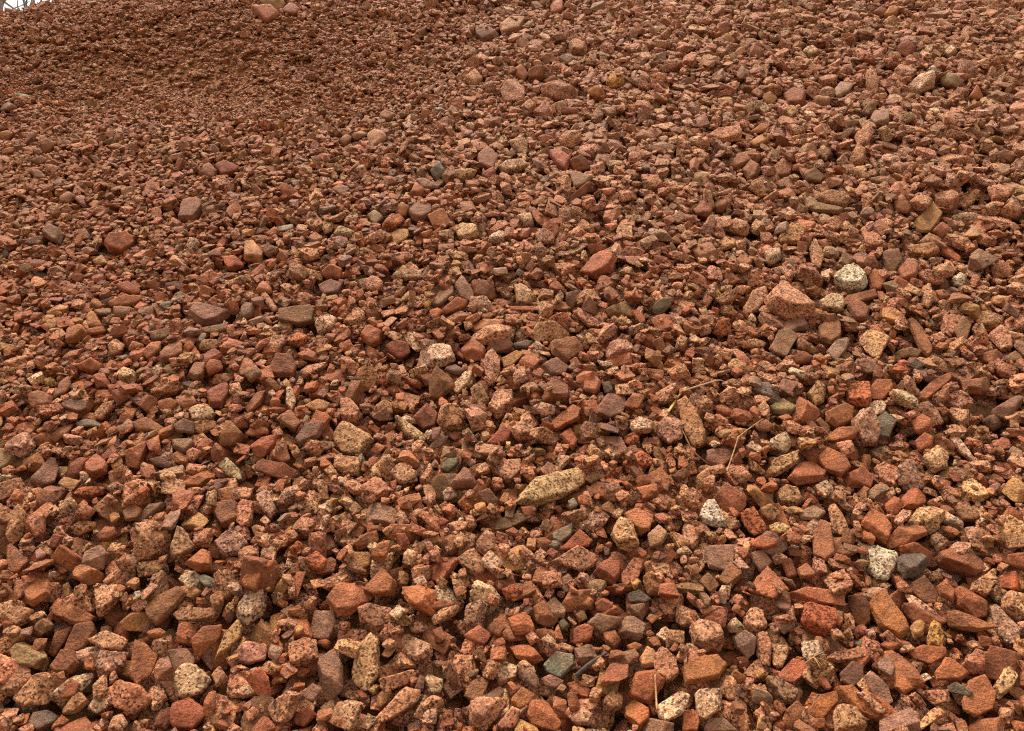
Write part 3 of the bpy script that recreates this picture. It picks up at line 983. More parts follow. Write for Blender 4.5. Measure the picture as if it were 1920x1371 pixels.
(1280, 0, 3.0): """
tan 215,215 250,190 300,230 270,255
brick 660,260 700,215 800,255 790,275
pale 665,285 740,270 770,300 720,325
brick 1210,260 1260,235 1310,290 1260,320 1220,300
pale 1465,300 1510,265 1545,290 1500,320
tan 1125,100 1170,40 1220,45 1200,90 1150,110
brown 1070,70 1110,40 1150,65 1120,100
granite 750,450 790,415 870,430 860,480 780,490
granite 1025,430 1060,400 1105,470 1090,530 1040,515
mauve 855,510 890,460 960,475 940,510 870,555
brick 570,540 620,510 690,540 670,590 590,590
pink 740,550 790,530 835,560 820,600 750,590
tan 450,540 490,520 530,550 510,585 460,580
brown 385,520 420,500 450,530 430,550
pale 1270,490 1330,430 1400,440 1410,490 1320,530
olive 1445,450 1490,420 1575,460 1540,490 1470,480
white 1375,395 1400,375 1460,405 1440,420
ochre 1610,550 1650,485 1700,560 1650,570
mauve 1060,665 1080,620 1155,625 1155,700 1080,700
mauvegranite 1000,640 1060,570 1095,580 1060,650
yellowgranite 575,620 620,600 650,640 610,665
tangranite 150,760 200,730 320,740 320,790 230,800
tan 360,760 440,700 490,700 460,740
tan 380,800 440,770 500,765 470,810 410,825
ochre 260,950 310,880 410,845 410,890 300,955
brown 335,960 380,905 435,950 420,1000 370,1015
tangranite 510,950 560,910 620,950 600,1000 540,1010
pale 745,860 790,820 830,860 800,905
granite 930,920 980,820 1030,880 1010,940
granite 1035,870 1060,850 1100,940 1090,970
granite 970,770 1040,715 1080,740 1040,810 990,820
umber 860,780 920,730 970,730 910,790
umber 880,690 1030,665 1020,690 930,715
mauve 1085,800 1150,805 1230,830 1210,845 1120,825
pinkred 1110,850 1140,825 1190,850 1170,885
tangranite 1440,890 1500,865 1620,910 1600,925 1470,915
granite 1145,955 1210,925 1265,945 1230,985
granite 930,960 970,945 1055,995 1040,1010 970,995
darkgranite 1050,1010 1110,990 1205,1010 1190,1040 1100,1035
umber 685,980 740,945 800,1000 770,1030 700,1015
granite 365,1060 420,1020 475,1080 440,1115
brick 55,1170 100,1130 170,1170 150,1220 80,1210
brown 175,1170 210,1105 255,1140 240,1190 190,1195
tangranite 750,1120 800,1090 900,1100 950,1140 900,1170 800,1150
umber 680,1170 760,1150 900,1185 880,1205 740,1190
tan 1305,1250 1400,1150 1455,1215 1390,1305 1320,1300
brick 1405,1300 1470,1235 1505,1300 1460,1345
brown 1185,1140 1220,1110 1290,1170 1260,1200 1200,1190
tangranite 1410,1110 1520,1090 1560,1130 1510,1170 1430,1160
granite 1550,1150 1640,1070 1670,1075 1640,1140 1580,1180
granite 1715,1060 1780,1040 1850,1080 1820,1130 1740,1130
granite 1785,1200 1850,1150 1900,1190 1880,1225
pale 1515,1220 1580,1205 1680,1230 1660,1245 1540,1240
brown 1760,870 1810,845 1870,890 1840,920
tangranite 540,1340 610,1265 690,1290 650,1371 550,1371
granite 230,1290 290,1240 370,1270 360,1330
""",
(0, 0, 3.84): """
whitegrey 105,665 230,695 200,715 120,685
umber 0,750 60,735 125,780 70,800 0,800
pink 0,960 60,945 105,970 60,1010 0,1010
pink 0,1080 100,1060 100,1095 0,1110
brick 1545,1200 1620,1170 1725,1210 1700,1240 1600,1265
brown 1420,1230 1500,1210 1565,1250 1530,1285 1440,1260
tan 780,1060 830,1035 880,1050 850,1075
brown 290,1040 340,1010 400,1030 370,1100 310,1110
brown 230,1165 300,1125 360,1150 290,1200
brown 215,1230 300,1240 340,1290 260,1290
greengrey 975,920 1000,905 1030,920 1000,935
""",
(0, 350, 3.84): """
red 755,410 800,345 900,330 970,370 960,430 880,490 790,470
umber 300,360 370,290 460,330 490,380 430,430 350,380
brown 1290,230 1320,130 1420,100 1470,170 1400,250
brown 430,85 490,40 550,80 500,125 440,120
brown 540,90 580,80 640,120 600,150
tan 640,130 690,100 730,120 680,155
tan 650,190 700,150 740,165 690,195
bluegrey 10,490 40,450 65,480 40,520
red 500,660 550,625 610,640 600,685 540,690
""",
}

def poly_area(P):
    x, y = P[:, 0], P[:, 1]
    a = 0.5 * (np.dot(x, np.roll(y, -1)) - np.dot(y, np.roll(x, -1)))
    cr = x * np.roll(y, -1) - np.roll(x, -1) * y
    c = np.array([((x + np.roll(x, -1)) * cr).sum(), ((y + np.roll(y, -1)) * cr).sum()]) / (6 * a)
    return a, c

STONES = []
for (ox, oy, k), text in SURVEY.items():
    for line in text.strip().splitlines():
        w = line.split()
        P = np.array([[float(q) for q in p.split(',')] for p in w[1:]]) / k + np.array([ox, oy])
        a, c = poly_area(P)
        if a < 0:
            P = P[::-1]
        STONES.append({'kind': w[0], 'poly': P, 'area': abs(a), 'c': c})
STONES.sort(key=lambda s: -s['area'])
NIND = 300                                  # the stones that show largest are things of their own

def build_stone(s, r, level):
    """a stone whose outline towards the photographer is the surveyed one, resting on the height field"""
    kind = s['kind']; fam = PAL[kind][0]
    cx, cy = s['c']
    d = ray(cx, cy)
    # where the line of sight meets the gravel
    t = -CAM_S[2] / d[2]
    for _ in range(4):
        p = CAM_S + d * t
        j, i = cells(p[0:1], p[1:2])
        t = (H[j[0], i[0]] - CAM_S[2]) / d[2]
    C = CAM_S + d * t
    up = np.array([0, 0, 1.0])
    lie = r.uniform(0.45, 0.95)
    m = lie * up + (1 - lie) * (-d) * 1.0
    m += 0.12 * r.normal(size=3); m /= np.linalg.norm(m)
    if m @ (-d) < 0.42:
        m = m - d * 0.35; m /= np.linalg.norm(m)
    pts = []
    for x, y in s['poly']:
        q = ray(x, y)
        pts.append(CAM_S + q * ((C - CAM_S) @ m) / (q @ m) - C)
    pts = np.array(pts)
    g1 = np.linalg.svd(pts - pts.mean(0))[2][0]; g1 -= m * (g1 @ m); g1 /= np.linalg.norm(g1)
    g2 = np.cross(m, g1)
    a = np.abs(pts @ g1).max(); b = np.abs(pts @ g2).max()
    small = min(a, b)
    thick = small * (r.uniform(0.32, 0.75) if fam == 'fine' else r.uniform(0.45, 0.85))
    if kind in ('purple', 'mauve', 'umber', 'grey', 'tan') and r.random() < 0.6:
        thick *= 0.55
    N, D = [], []
    k = len(pts)
    for q in range(k):
        e = pts[(q + 1) % k] - pts[q]
        o = np.cross(e, m); o /= np.linalg.norm(o) + 1e-12
        if o @ (pts[q] + pts[(q + 1) % k]) < 0:
            o = -o
        for sg in (1, -1):
            tl = math.radians(r.uniform(3, 24) if sg > 0 else r.uniform(8, 36))
            n = o * math.cos(tl) + m * sg * math.sin(tl)
            N.append(n); D.append(max(n @ pts[q], 0.25 * small))
    for sg, cnt in ((1, 1 if thick < 0.4 * small else int(r.integers(1, 4))), (-1, 1)):
        for q in range(cnt):
            n = m * sg + r.normal(size=3) * (0.14 if q == 0 else 0.38)
            n /= np.linalg.norm(n)
            N.append(n); D.append(thick * (r.uniform(0.85, 1.0) if sg > 0 else 1.0))
    N = np.array(N); D = np.array(D)
    S, F = ICO[level]
    X = S[:, 0:1] * g1 * a + S[:, 1:2] * g2 * b + S[:, 2:3] * m * thick
    p = {'fine': 70, 'granite': 36, 'pitted': 20}[fam]
    V = X * poly_radius(X, N, D, p)[:, None] * 1.10
    V = roughen(V, (a + b) * 1.05, fam, int(r.integers(1, 9999)))
    # bed the stone in the level of the gravel round it
    for _ in range(3):
        q = max(a, b) * 1.3
        gu_ = C[0] + np.linspace(-q, q, 9); gv_ = C[1] + np.linspace(-q, q, 9)
        GU, GV = np.meshgrid(gu_, gv_)
        j, i = cells(GU.ravel(), GV.ravel())
        dz = np.quantile(H[j, i], 0.55) + 0.12 * thick - C[2]
        nt_ = t + dz / d[2]
        V = V * (nt_ / t); a *= nt_ / t; b *= nt_ / t; thick *= nt_ / t; t = nt_
        C = CAM_S + d * t
    s.update(C=C, V=V, F=F, fam=fam, a=max(a, b), b=min(a, b), thick=thick, tint=jitter(LEGS[kind], r, 0.06),
             axes=np.stack([g1 / a, g2 / b, m / thick]), dist=t)

# which surveyed stone each photo pixel shows (at half size)
RAS = np.full((686, 960), -1, np.int32)
def raster(s, n):
    P = s['poly'] / 2.0
    x0, y0 = np.maximum(np.floor(P.min(0)).astype(int), 0)
    x1, y1 = np.ceil(P.max(0)).astype(int)
    x1, y1 = min(x1, 959), min(y1, 685)
    if x1 <= x0 or y1 <= y0:
        return
    X, Y = np.meshgrid(np.arange(x0, x1 + 1) + 0.5, np.arange(y0, y1 + 1) + 0.5)
    ins = np.zeros(X.shape, bool)
    for k in range(len(P)):
        (ax, ay), (bx, by) = P[k], P[(k + 1) % len(P)]
        if ay == by:
            continue
        hit = ((ay > Y) != (by > Y)) & (X < (bx - ax) * (Y - ay) / (by - ay) + ax)
        ins ^= hit
    RAS[y0:y1 + 1, x0:x1 + 1][ins] = n

def hides_stone(P, C, share=0.08):
    """P (n,k,3) points of stones with centres C: does the stone stand in front of a surveyed one?"""
    x, y = to_px(P[..., 0], P[..., 1], P[..., 2])
    xi = (x * 0.5).astype(np.int32); yi = (y * 0.5).astype(np.int32)
    ok = (xi >= 0) & (xi < 960) & (yi >= 0) & (yi < 686)
    idx = np.where(ok, RAS[np.clip(yi, 0, 685), np.clip(xi, 0, 959)], -1)
    dist = np.linalg.norm(C - CAM_S, axis=1)
    front = (idx >= 0) & (dist[:, None] < KEY_FAR[idx])
    return front.mean(1) > share

krng = np.random.default_rng(21)
for n, s in enumerate(STONES):
    build_stone(s, krng, 4 if n < 170 else (3 if n < NIND + 60 else 2))
for n in range(len(STONES) - 1, -1, -1):
    raster(STONES[n], n)
KEY_FAR = np.array([s['dist'] + 0.35 * s['b'] for s in STONES])
# gravel that would stand in their place makes way
P42 = np.stack([q[1][:42] for q in PROTO])
g_pi = np.array([q[0] for q in GRAVEL]); g_C = np.stack([q[1] for q in GRAVEL])
g_R = np.stack([q[2] for q in GRAVEL]); g_s = np.stack([q[3] for q in GRAVEL])
keep = np.ones(len(GRAVEL), bool)
for k in range(0, len(GRAVEL), 8000):
    sl = slice(k, k + 8000)
    W = np.einsum('nij,nkj->nki', g_R[sl], P42[g_pi[sl]] * g_s[sl][:, None, :]) + g_C[sl][:, None, :]
    keep[sl] &= ~hides_stone(W, g_C[sl])
for s in STONES:
    near = np.where((np.abs(g_C[:, 0] - s['C'][0]) < s['a']) & (np.abs(g_C[:, 1] - s['C'][1]) < s['a']))[0]
    if len(near):
        q = np.linalg.norm((g_C[near] - s['C']) @ s['axes'].T, axis=1)
        keep[near[q < 0.8]] = False
GRAVEL = [q for q, k in zip(GRAVEL, keep) if k]
H = terrain(*np.meshgrid(gu, gv)).astype(np.float64)
for pi, C, R, sc, tint in GRAVEL:
    nv = 642 if sc[0] > 0.055 else (162 if sc[0] > 0.018 else 42)
    W = (PROTO[pi][1][:nv] * sc) @ R.T
    W = W[W[:, 2] > -0.1 * sc[0]] + C
    j, i = cells(W[:, 0], W[:, 1])
    np.maximum.at(H, (j, i), W[:, 2])
for s in STONES:
    P = s['V'][s['V'][:, 2] > -0.4 * s['thick']] + s['C']
    for off in ((0, 0), (0.5, 0), (0, 0.5)):
        j, i = cells(P[:, 0] + off[0] * CELL, P[:, 1] + off[1] * CELL)
        np.maximum.at(H, (j, i), P[:, 2])
        MASK[j, i] = True
print('surveyed stones', len(STONES), time.time() - T0)

# gravel that settles round the surveyed stones
deposit(0.30, drng, 0.75, 0.35, 0.009, 0.050, True, 0.52, embed=0.03, tries=8, spread=1.5)
deposit(0.26, drng, 0.42, 0.30, 0.007, 0.030, True, 0.5, embed=0.04, tries=8, spread=1.5)
print('gravel', len(GRAVEL), time.time() - T0)

# ------------------------------------------------------------------ labels
WORDS = {
    'red': ('red_stone', 'rust-red'), 'brick': ('red_stone', 'dark brick-red'), 'crimson': ('red_stone', 'crimson-red'),
    'brown': ('brown_stone', 'reddish-brown'), 'umber': ('brown_stone', 'dull umber-brown'), 'purple': ('brown_stone', 'purplish-brown'),
    'mauve': ('mauve_stone', 'dusty mauve'), 'dusk': ('brown_stone', 'very dark purple-brown'), 'pink': ('pink_stone', 'pale salmon-pink'),
    'pinkred': ('red_stone', 'pinkish-red'), 'granite': ('granite_stone', 'peach-coloured speckled granite'), 'rosegranite': ('granite_stone', 'rosy speckled granite'),
    'mauvegranite': ('granite_stone', 'greyish-pink speckled granite'), 'darkgranite': ('granite_stone', 'dark brown speckled granite'),
    'pale': ('granite_stone', 'pale speckled granite'), 'white': ('granite_stone', 'whitish black-specked granite'),
    'yellowgranite': ('granite_stone', 'cream-yellow speckled granite'), 'tangranite': ('granite_stone', 'tan speckled granite'),
    'tan': ('tan_stone', 'plain tan'), 'ochre': ('ochre_stone', 'orange-ochre'), 'yellow': ('yellow_stone', 'bright yellow'),
    'orange': ('orange_stone', 'vivid orange-red pitted'), 'grey': ('grey_stone', 'dark slate-grey'), 'charcoal': ('grey_stone', 'charcoal-grey'),
    'greengrey': ('grey_stone', 'greenish-grey'), 'bluegrey': ('grey_stone', 'bluish-grey'), 'olive': ('olive_stone', 'dull olive'),
    'whitegrey': ('grey_stone', 'chalky off-white'),
}

def shape_word(s):
    r = s['a'] / max(s['b'], 1e-6)
    flat = s['thick'] / s['b'] < 0.45
    n = len(s['poly'])
    if r > 2.3:
        return 'narrow sliver' if flat else 'long narrow stone'
    if r > 1.65:
        return 'long flat slab' if flat else 'oblong stone'
    if flat:
        return 'flat slab'
    return 'wedge' if n <= 4 else ('angular stone' if n == 5 else ('blocky stone' if n == 6 else 'chunky many-sided stone'))

LAND = [s for s in STONES[:NIND] if s['kind'] in ('white', 'charcoal', 'yellow', 'orange', 'grey', 'greengrey', 'bluegrey', 'olive', 'whitegrey')]
SIZEQ = sorted(s['a'] for s in STONES)
def size_word(s):
    q = SIZEQ.index(s['a']) / len(SIZEQ)
    return 'large' if q > 0.72 else ('small' if q < 0.3 else 'medium')

def base_label(s):
    return '%s %s %s' % (size_word(s), WORDS[s['kind']][1], shape_word(s))

def near_phrase(s, pool, skip=()):
    best = None
    for q in pool:
        if q is s or WORDS[q['kind']][1] == WORDS[s['kind']][1] or any(q is k for k in skip):
            continue
        dd = np.linalg.norm(q['C'] - s['C'])
        if best is None or dd < best[0]:
            best = (dd, q)
    dd, q = best
    s['by'] = q
    touch = dd < (q['a'] + s['a']) * 1.15
    dv = s['C'][1] - q['C'][1]
    rel = 'touching' if touch else ('upslope of' if dv > 0.35 * dd else ('downslope of' if dv < -0.35 * dd else 'level with'))
    return '%s the %s %s' % (rel, WORDS[q['kind']][1], shape_word(q))

IND = STONES[:NIND]
for s in IND:
    s['label'] = base_label(s)
def count_labels():
    c = {}
    for s in IND:
        c[s['label']] = c.get(s['label'], 0) + 1
    return c
cnt = count_labels()
for s in IND:
    if cnt[s['label']] > 1:
        s['label2'] = base_label(s) + ' ' + near_phrase(s, IND)
for s in IND:
    s['label'] = s.pop('label2', s['label'] + ' bedded in the gravel slope')
for _ in range(6):                          # twins that are still alike are told apart by another neighbour
    cnt = count_labels(); seen = set()
    for s in IND:
        if cnt[s['label']] > 1 and 'by' in s:
            if s['label'] in seen:
                s.setdefault('skip', []).append(s['by'])
                s['label'] = base_label(s) + ' ' + near_phrase(s, IND, s['skip'])
            else:
                seen.add(s['label'])

# ------------------------------------------------------------------ surveyed stones as objects
def stone_object(s, name):
    V = s['V'] @ S2W.T
    me = tri_mesh(name, V, s['F'], [FAM_MAT[s['fam']]])
    o = bpy.data.objects.new(name, me)
    o.location = Vector(S2W @ s['C'])
    o['tint'] = [float(x) for x in s['tint']]
    return link(o)

for s in IND:
    o = stone_object(s, WORDS[s['kind']][0])
    o['label'] = s['label']
    o['category'] = 'stone'
    o['group'] = 'crushed stones lying on the gravel heap'

# ------------------------------------------------------------------ the loose gravel: one mass of stones
def tri_normals(V, F):
    return np.cross(V[F[:, 1]] - V[F[:, 0]], V[F[:, 2]] - V[F[:, 0]])

EXTRA = STONES[NIND:]
# smaller surveyed stones join the mass as shapes of their own
def build_gravel():
    Vs, Fs, gid, mid = [], [], [], []
    base = 0
    fam_i = {'fine': 0, 'granite': 1, 'pitted': 2}
    shapes = [(f, V, F) for f, V, F in PROTO]
    lowV, lowF = ICO[1]
    lr = np.random.default_rng(9)
    for fam_ in ('fine', 'fine', 'fine', 'fine', 'fine', 'granite', 'granite', 'granite'):   # grit
        V, F = random_stone(fam_, 2, lr)
        shapes.append((fam_, V, F))
    n_grit0 = len(PROTO)
    inst = [(pi, C, R, sc, tint) for pi, C, R, sc, tint in GRAVEL]
    for s in EXTRA:
        L = s['a'] * 2
        shapes.append((s['fam'], s['V'] / L, s['F']))
        inst.append((len(shapes) - 1, s['C'], np.eye(3), np.full(3, L), s['tint']))
    # grit scattered on what is open
    gr = np.random.default_rng(31)
    n = 60000
    U = gr.uniform(GU0 + 0.1, GU1 - 0.1, n * 3); V = gr.uniform(GV0 + 0.1, GV1 - 0.15, n * 3)
    ok = in_view(U, V, 0.6) & (V < crest(U) + 0.35)
    U, V = U[ok], V[ok]
    j, i = cells(U, V)
    ok = ~MASK[j, i]
    U, V = U[ok], V[ok]
    # grit lies in the low places: compare with a coarse local maximum
    j, i = cells(U, V)
    hmax = H[j, i].copy()
    for dj in (-6, -3, 3, 6):
        for di in (-6, -3, 3, 6):
            hmax = np.maximum(hmax, H[np.clip(j + dj, 0, NV - 1), np.clip(i + di, 0, NU - 1)])
    low = hmax - H[j, i]
    X, Y = to_px(U, V)
    sz, _ = local_size(X, Y)
    sand = np.clip(1.3 * np.exp(-(((X - 360) / 330) ** 2 + ((Y - 130) / 95) ** 2)), 0, 1)
    ok = gr.random(len(U)) < np.clip(low / 0.018, 0.04, 1) * 0.45 + 0.9 * sand
    U, V, j, i, sand = U[ok][:n], V[ok][:n], j[ok][:n], i[ok][:n], sand[ok][:n]
    # denser grit in the sandy hollow
    u2 = gr.uniform(-3.2, 0.2, 90000); v2 = gr.uniform(3.6, 5.3, 90000)
    x2, y2 = to_px(u2, v2)
    p2 = np.clip(1.2 * np.exp(-(((x2 - 345) / 330) ** 2 + ((y2 - 125) / 85) ** 2)) + 0.8 * np.exp(-(((x2 - 520) / 170) ** 2 + ((y2 - 205) / 45) ** 2)), 0, 1)
    ok = gr.random(len(u2)) < 0.85 * p2
    u2, v2 = u2[ok], v2[ok]
    j2, i2 = cells(u2, v2)
    ok = ~MASK[j2, i2]
    U = np.concatenate([U, u2[ok]]); V = np.concatenate([V, v2[ok]])
    j = np.concatenate([j, j2[ok]]); i = np.concatenate([i, i2[ok]])
    sand = np.concatenate([sand, np.full(int(ok.sum()), 2.0)])
    for u, v, jj, ii, sd in zip(U, V, j, i, sand):
        s = float(np.clip((0.0085 if sd > 1.5 else 0.0065) * math.exp(gr.normal(0, 0.45)), 0.003, 0.022))
        kind = ('tan', 'red', 'ochre', 'brown', 'granite', 'pink')[int(gr.integers(6))]
        c = jitter(LEGS[kind] * 0.6 + (SAND if sd > 1.5 else SOIL) * 0.4, gr, 0.15)
        inst.append((n_grit0 + int(gr.integers(8)), np.array([u, v, H[jj, ii] + 0.15 * s]), rot_matrix(gr, 0.6), np.full(3, s), c))
    for k, (f, V, F) in enumerate(shapes):
        Vs.append(V); Fs.append(F + base); base += len(V)
        gid.append(np.full(len(V), k)); mid.append(np.full(len(F), fam_i[f]))
    nproto = base
    PV = np.concatenate(Vs); PF = np.concatenate(Fs)
    centre = np.array([0, 3.4, 1.9])                       # the stone shapes are kept inside the heap
    PW = PV * 0.05 + centre
    n_i = len(inst)
    pos = np.stack([q[1] for q in inst]) @ S2W.T
    rot = np.zeros((n_i, 3)); scl = np.stack([q[3] for q in inst]) * 20.0
    Rw = np.stack([S2W @ q[2] for q in inst])
    is_extra = np.array([q[0] >= n_grit0 + 8 for q in inst])
    # euler XYZ: R = Rz Ry Rx
    rot[:, 1] = np.arcsin(np.clip(-Rw[:, 2, 0], -1, 1))
    rot[:, 0] = np.arctan2(Rw[:, 2, 1], Rw[:, 2, 2])
    rot[:, 2] = np.arctan2(Rw[:, 1, 0], Rw[:, 0, 0])
    me = bpy.data.meshes.new('loose_gravel')
    allV = np.concatenate([PW, pos]).astype(np.float32)
    me.vertices.add(len(allV)); me.vertices.foreach_set('co', allV.ravel())
    PF = PF.astype(np.int32)
    me.loops.add(PF.size); me.loops.foreach_set('vertex_index', PF.ravel())
    me.polygons.add(len(PF))
    me.polygons.foreach_set('loop_start', np.arange(0, PF.size, 3, dtype=np.int32))
    me.polygons.foreach_set('loop_total', np.full(len(PF), 3, np.int32))
    me.polygons.foreach_set('use_smooth', np.ones(len(PF), bool))
    me.polygons.foreach_set('material_index', np.concatenate(mid).astype(np.int32))
    for m in (M_FINE, M_GRAN, M_PIT):
        me.materials.append(m)
    me.update(calc_edges=True)
    def attr(name, typ, field, data):
        a = me.attributes.new(name, typ, 'POINT')
        a.data.foreach_set(field, data)
    tot = len(allV)
    z3 = np.zeros((nproto, 3))
    attr('gid', 'INT', 'value', np.concatenate([np.concatenate(gid), [q[0] for q in inst]]).astype(np.int32))
    attr('spot', 'BOOLEAN', 'value', np.concatenate([np.zeros(nproto, bool), np.ones(n_i, bool)]))
    attr('turn', 'FLOAT_VECTOR', 'vector', np.concatenate([z3, rot]).astype(np.float32).ravel())
    attr('size', 'FLOAT_VECTOR', 'vector', np.concatenate([z3, scl]).astype(np.float32).ravel())
    tc = np.concatenate([z3, np.stack([q[4] for q in inst])])
    attr('tint', 'FLOAT_VECTOR', 'vector', tc.astype(np.float32).ravel())
    attr('home', 'FLOAT_VECTOR', 'vector', np.tile(centre, (tot, 1)).astype(np.float32).ravel())
    o = link(bpy.data.objects.new('loose_gravel', me))
    o['kind'] = 'stuff'
    o['label'] = 'loose crushed red and pink gravel covering the whole heap'
    o['category'] = 'gravel'
    ng = bpy.data.node_groups.new('loose_gravel', 'GeometryNodeTree')
    ng.interface.new_socket('Geometry', in_out='INPUT', socket_type='NodeSocketGeometry')
    ng.interface.new_socket('Geometry', in_out='OUTPUT', socket_type='NodeSocketGeometry')
    gi = ng.nodes.new('NodeGroupInput'); go = ng.nodes.new('NodeGroupOutput')
    def named(name, typ):
        q = ng.nodes.new('GeometryNodeInputNamedAttribute'); q.data_type = typ
        q.inputs['Name'].default_value = name
        return q.outputs['Attribute']
    sep = ng.nodes.new('GeometryNodeSeparateGeometry'); sep.domain = 'POINT'
    ng.links.new(gi.outputs[0], sep.inputs['Geometry']); ng.links.new(named('spot', 'BOOLEAN'), sep.inputs['Selection'])
    m2p = ng.nodes.new('GeometryNodeMeshToPoints'); ng.links.new(sep.outputs['Selection'], m2p.inputs['Mesh'])
    tr = ng.nodes.new('GeometryNodeTransform')
    tr.inputs['Translation'].default_value = tuple(-centre)
    ng.links.new(sep.outputs['Inverted'], tr.inputs['Geometry'])
    sp = ng.nodes.new('GeometryNodeSplitToInstances'); sp.domain = 'POINT'
    ng.links.new(tr.outputs[0], sp.inputs['Geometry']); ng.links.new(named('gid', 'INT'), sp.inputs['Group ID'])
    iop = ng.nodes.new('GeometryNodeInstanceOnPoints')
    iop.inputs['Pick Instance'].default_value = True
    ng.links.new(m2p.outputs[0], iop.inputs['Points']); ng.links.new(sp.outputs['Instances'], iop.inputs['Instance'])
    ng.links.new(named('gid', 'INT'), iop.inputs['Instance Index'])
    ng.links.new(named('turn', 'FLOAT_VECTOR'), iop.inputs['Rotation'])
    ng.links.new(named('size', 'FLOAT_VECTOR'), iop.inputs['Scale'])
    ng.links.new(iop.outputs[0], go.inputs[0])
    md = o.modifiers.new('gravel', 'NODES'); md.node_group = ng
    print('instances', n_i, 'shapes', len(shapes), 'verts', nproto)
build_gravel()
print('gravel built', time.time() - T0)

# ------------------------------------------------------------------ dry stalks, twigs and straw on the stones
def tube(path, radii, sides=7, flat=1.0, side_vec=None):
    path = np.asarray(path, float)
    V, F = [], []
    for k, p in enumerate(path):
        tdir = path[min(k + 1, len(path) - 1)] - path[max(k - 1, 0)]
        tdir /= np.linalg.norm(tdir) + 1e-12
        ref = np.array([0, 0, 1.0]) if abs(tdir[2]) < 0.9 else np.array([1.0, 0, 0])
        x = np.cross(tdir, ref); x /= np.linalg.norm(x)
        y = np.cross(x, tdir)
        for q in range(sides):
            a = 2 * math.pi * q / sides
            V.append(p + radii[k] * (x * math.cos(a) + y * math.sin(a) * flat))
    n = len(path)
    for k in range(n - 1):
        for q in range(sides):
            q2 = (q + 1) % sides
            F.append((k * sides + q, k * sides + q2, (k + 1) * sides + q2, (k + 1) * sides + q))
    F.append(tuple(range(sides))[::-1]); F.append(tuple((n - 1) * sides + q for q in range(sides)))
    return V, F

def smooth_path(P, per=6):
    P = np.asarray(P, float)
    Q = np.concatenate([[2 * P[0] - P[1]], P, [2 * P[-1] - P[-2]]])
    out = []
    for k in range(1, len(Q) - 2):
        for t in np.linspace(0, 1, per, endpoint=False):
            a, b, c, d = Q[k - 1], Q[k], Q[k + 1], Q[k + 2]
            out.append(0.5 * (2 * b + (c - a) * t + (2 * a - 5 * b + 4 * c - d) * t * t + (3 * b - a - 3 * c + d) * t ** 3))
    out.append(P[-1])
    return np.array(out)

def on_stones(px, py, lift):
    """the point where the line of sight through a photo pixel meets the gravel surface"""
    d = ray(px, py)
    t = -CAM_S[2] / d[2] * 0.90
    for _ in range(400):
        p = CAM_S + d * t
        j, i = cells(p[0:1], p[1:2])
        if p[2] <= H[j[0], i[0]] + lift:
            break
        t += 0.0025
    return CAM_S + d * t

M_STRAW = plain_material('dry_straw', (138, 94, 52), (196, 150, 92), 160.0, 0.6, 0.0006)
M_BARK = plain_material('weathered_bark', (112, 80, 58), (168, 128, 96), 140.0, 0.9, 0.002)
M_TWIG = plain_material('dark_twig', (58, 46, 38), (96, 78, 64), 160.0, 0.85, 0.001)
M_HUSK = plain_material('dry_husk', (160, 118, 58), (214, 172, 100), 180.0, 0.7, 0.001)
M_STEM = plain_material('reddish_stem', (96, 60, 42), (150, 98, 62), 160.0, 0.8, 0.0006)

def stalk(name, pix, r0, r1, mat, label, cat, lift=0.004, flat=1.0, straight=False, parent=None, knots=()):
    ends = [on_stones(x, y, lift) for x, y in pix]
    path = np.array(ends) if straight else smooth_path(ends)
    if straight:
        path = np.concatenate([np.linspace(path[k], path[k + 1], 7, endpoint=False) for k in range(len(path) - 1)] + [path[-1:]])
    # the stalk lies over the stones: never below them
    j, i = cells(path[:, 0], path[:, 1])
    n = len(path)
    w = np.linspace(0, 1, n)
    rad = (r0 * (1 - w) + r1 * w) * (1 + 0.10 * rng.normal(size=n))
    for k in knots:
        rad[int(k * (n - 1))] *= 1.5
    W = path @ S2W.T
    base = W[0].copy()
    V, F = tube(W - base, rad, 7, flat)
    o = link(bpy.data.objects.new(name, mesh_from(name, V, F, [mat])))
    if parent is None:
        o.location = Vector(base)
        o['label'] = label; o['category'] = cat
    else:
        o.parent = parent
        o.location = Vector(base) - parent.location
    return o

def z6(x, y):
    return (1200 + x / 6.233, 680 + y / 6.233)
stalk('dry_stalk', [z6(1005, 1305), z6(1090, 1060), z6(1150, 870), z6(1250, 790), z6(1390, 690), z6(1545, 595)], 0.0016, 0.0011, M_STRAW,
      'bent straw-coloured dry stalk with a kink lying across granite stones', 'stalk', straight=True, knots=(0.4,))
stalk('bark_strip', [z6(500, 335), z6(700, 268), z6(930, 208), z6(1010, 262), z6(1150, 350), z6(1310, 400)], 0.0045, 0.003, M_BARK,
      'curled brown bark strip arching over the gravel', 'bark', flat=0.45)
stalk('dry_husk', [z6(330, 578), z6(400, 470), z6(470, 370), z6(540, 290)], 0.003, 0.004, M_HUSK,
      'yellowish dry plant husk at the end of the bark strip', 'husk', flat=0.6)
stalk('thin_stem', [z6(500, 800), z6(600, 1000), z6(700, 1110), z6(795, 1185)], 0.0014, 0.0018, M_STEM,
      'thin brown stem running down past the long granite stone', 'stem')
def z7(x, y):
    return (1160 + x / 7.18, 1180 + y / 7.18)
stalk('straw', [z7(490, 610), z7(502, 850), z7(516, 1090)], 0.0014, 0.0016, M_STRAW,
      'short straight pale straw lying on a rust-red stone', 'straw', straight=True)
stalk('dark_twig', [(640 + 1320 / 3, 914 + 1060 / 3), (640 + 1400 / 3, 914 + 990 / 3), (640 + 1490 / 3, 914 + 930 / 3)], 0.0042, 0.0025, M_TWIG,
      'short dark grey twig beside the greenish-grey blocky stone', 'twig')
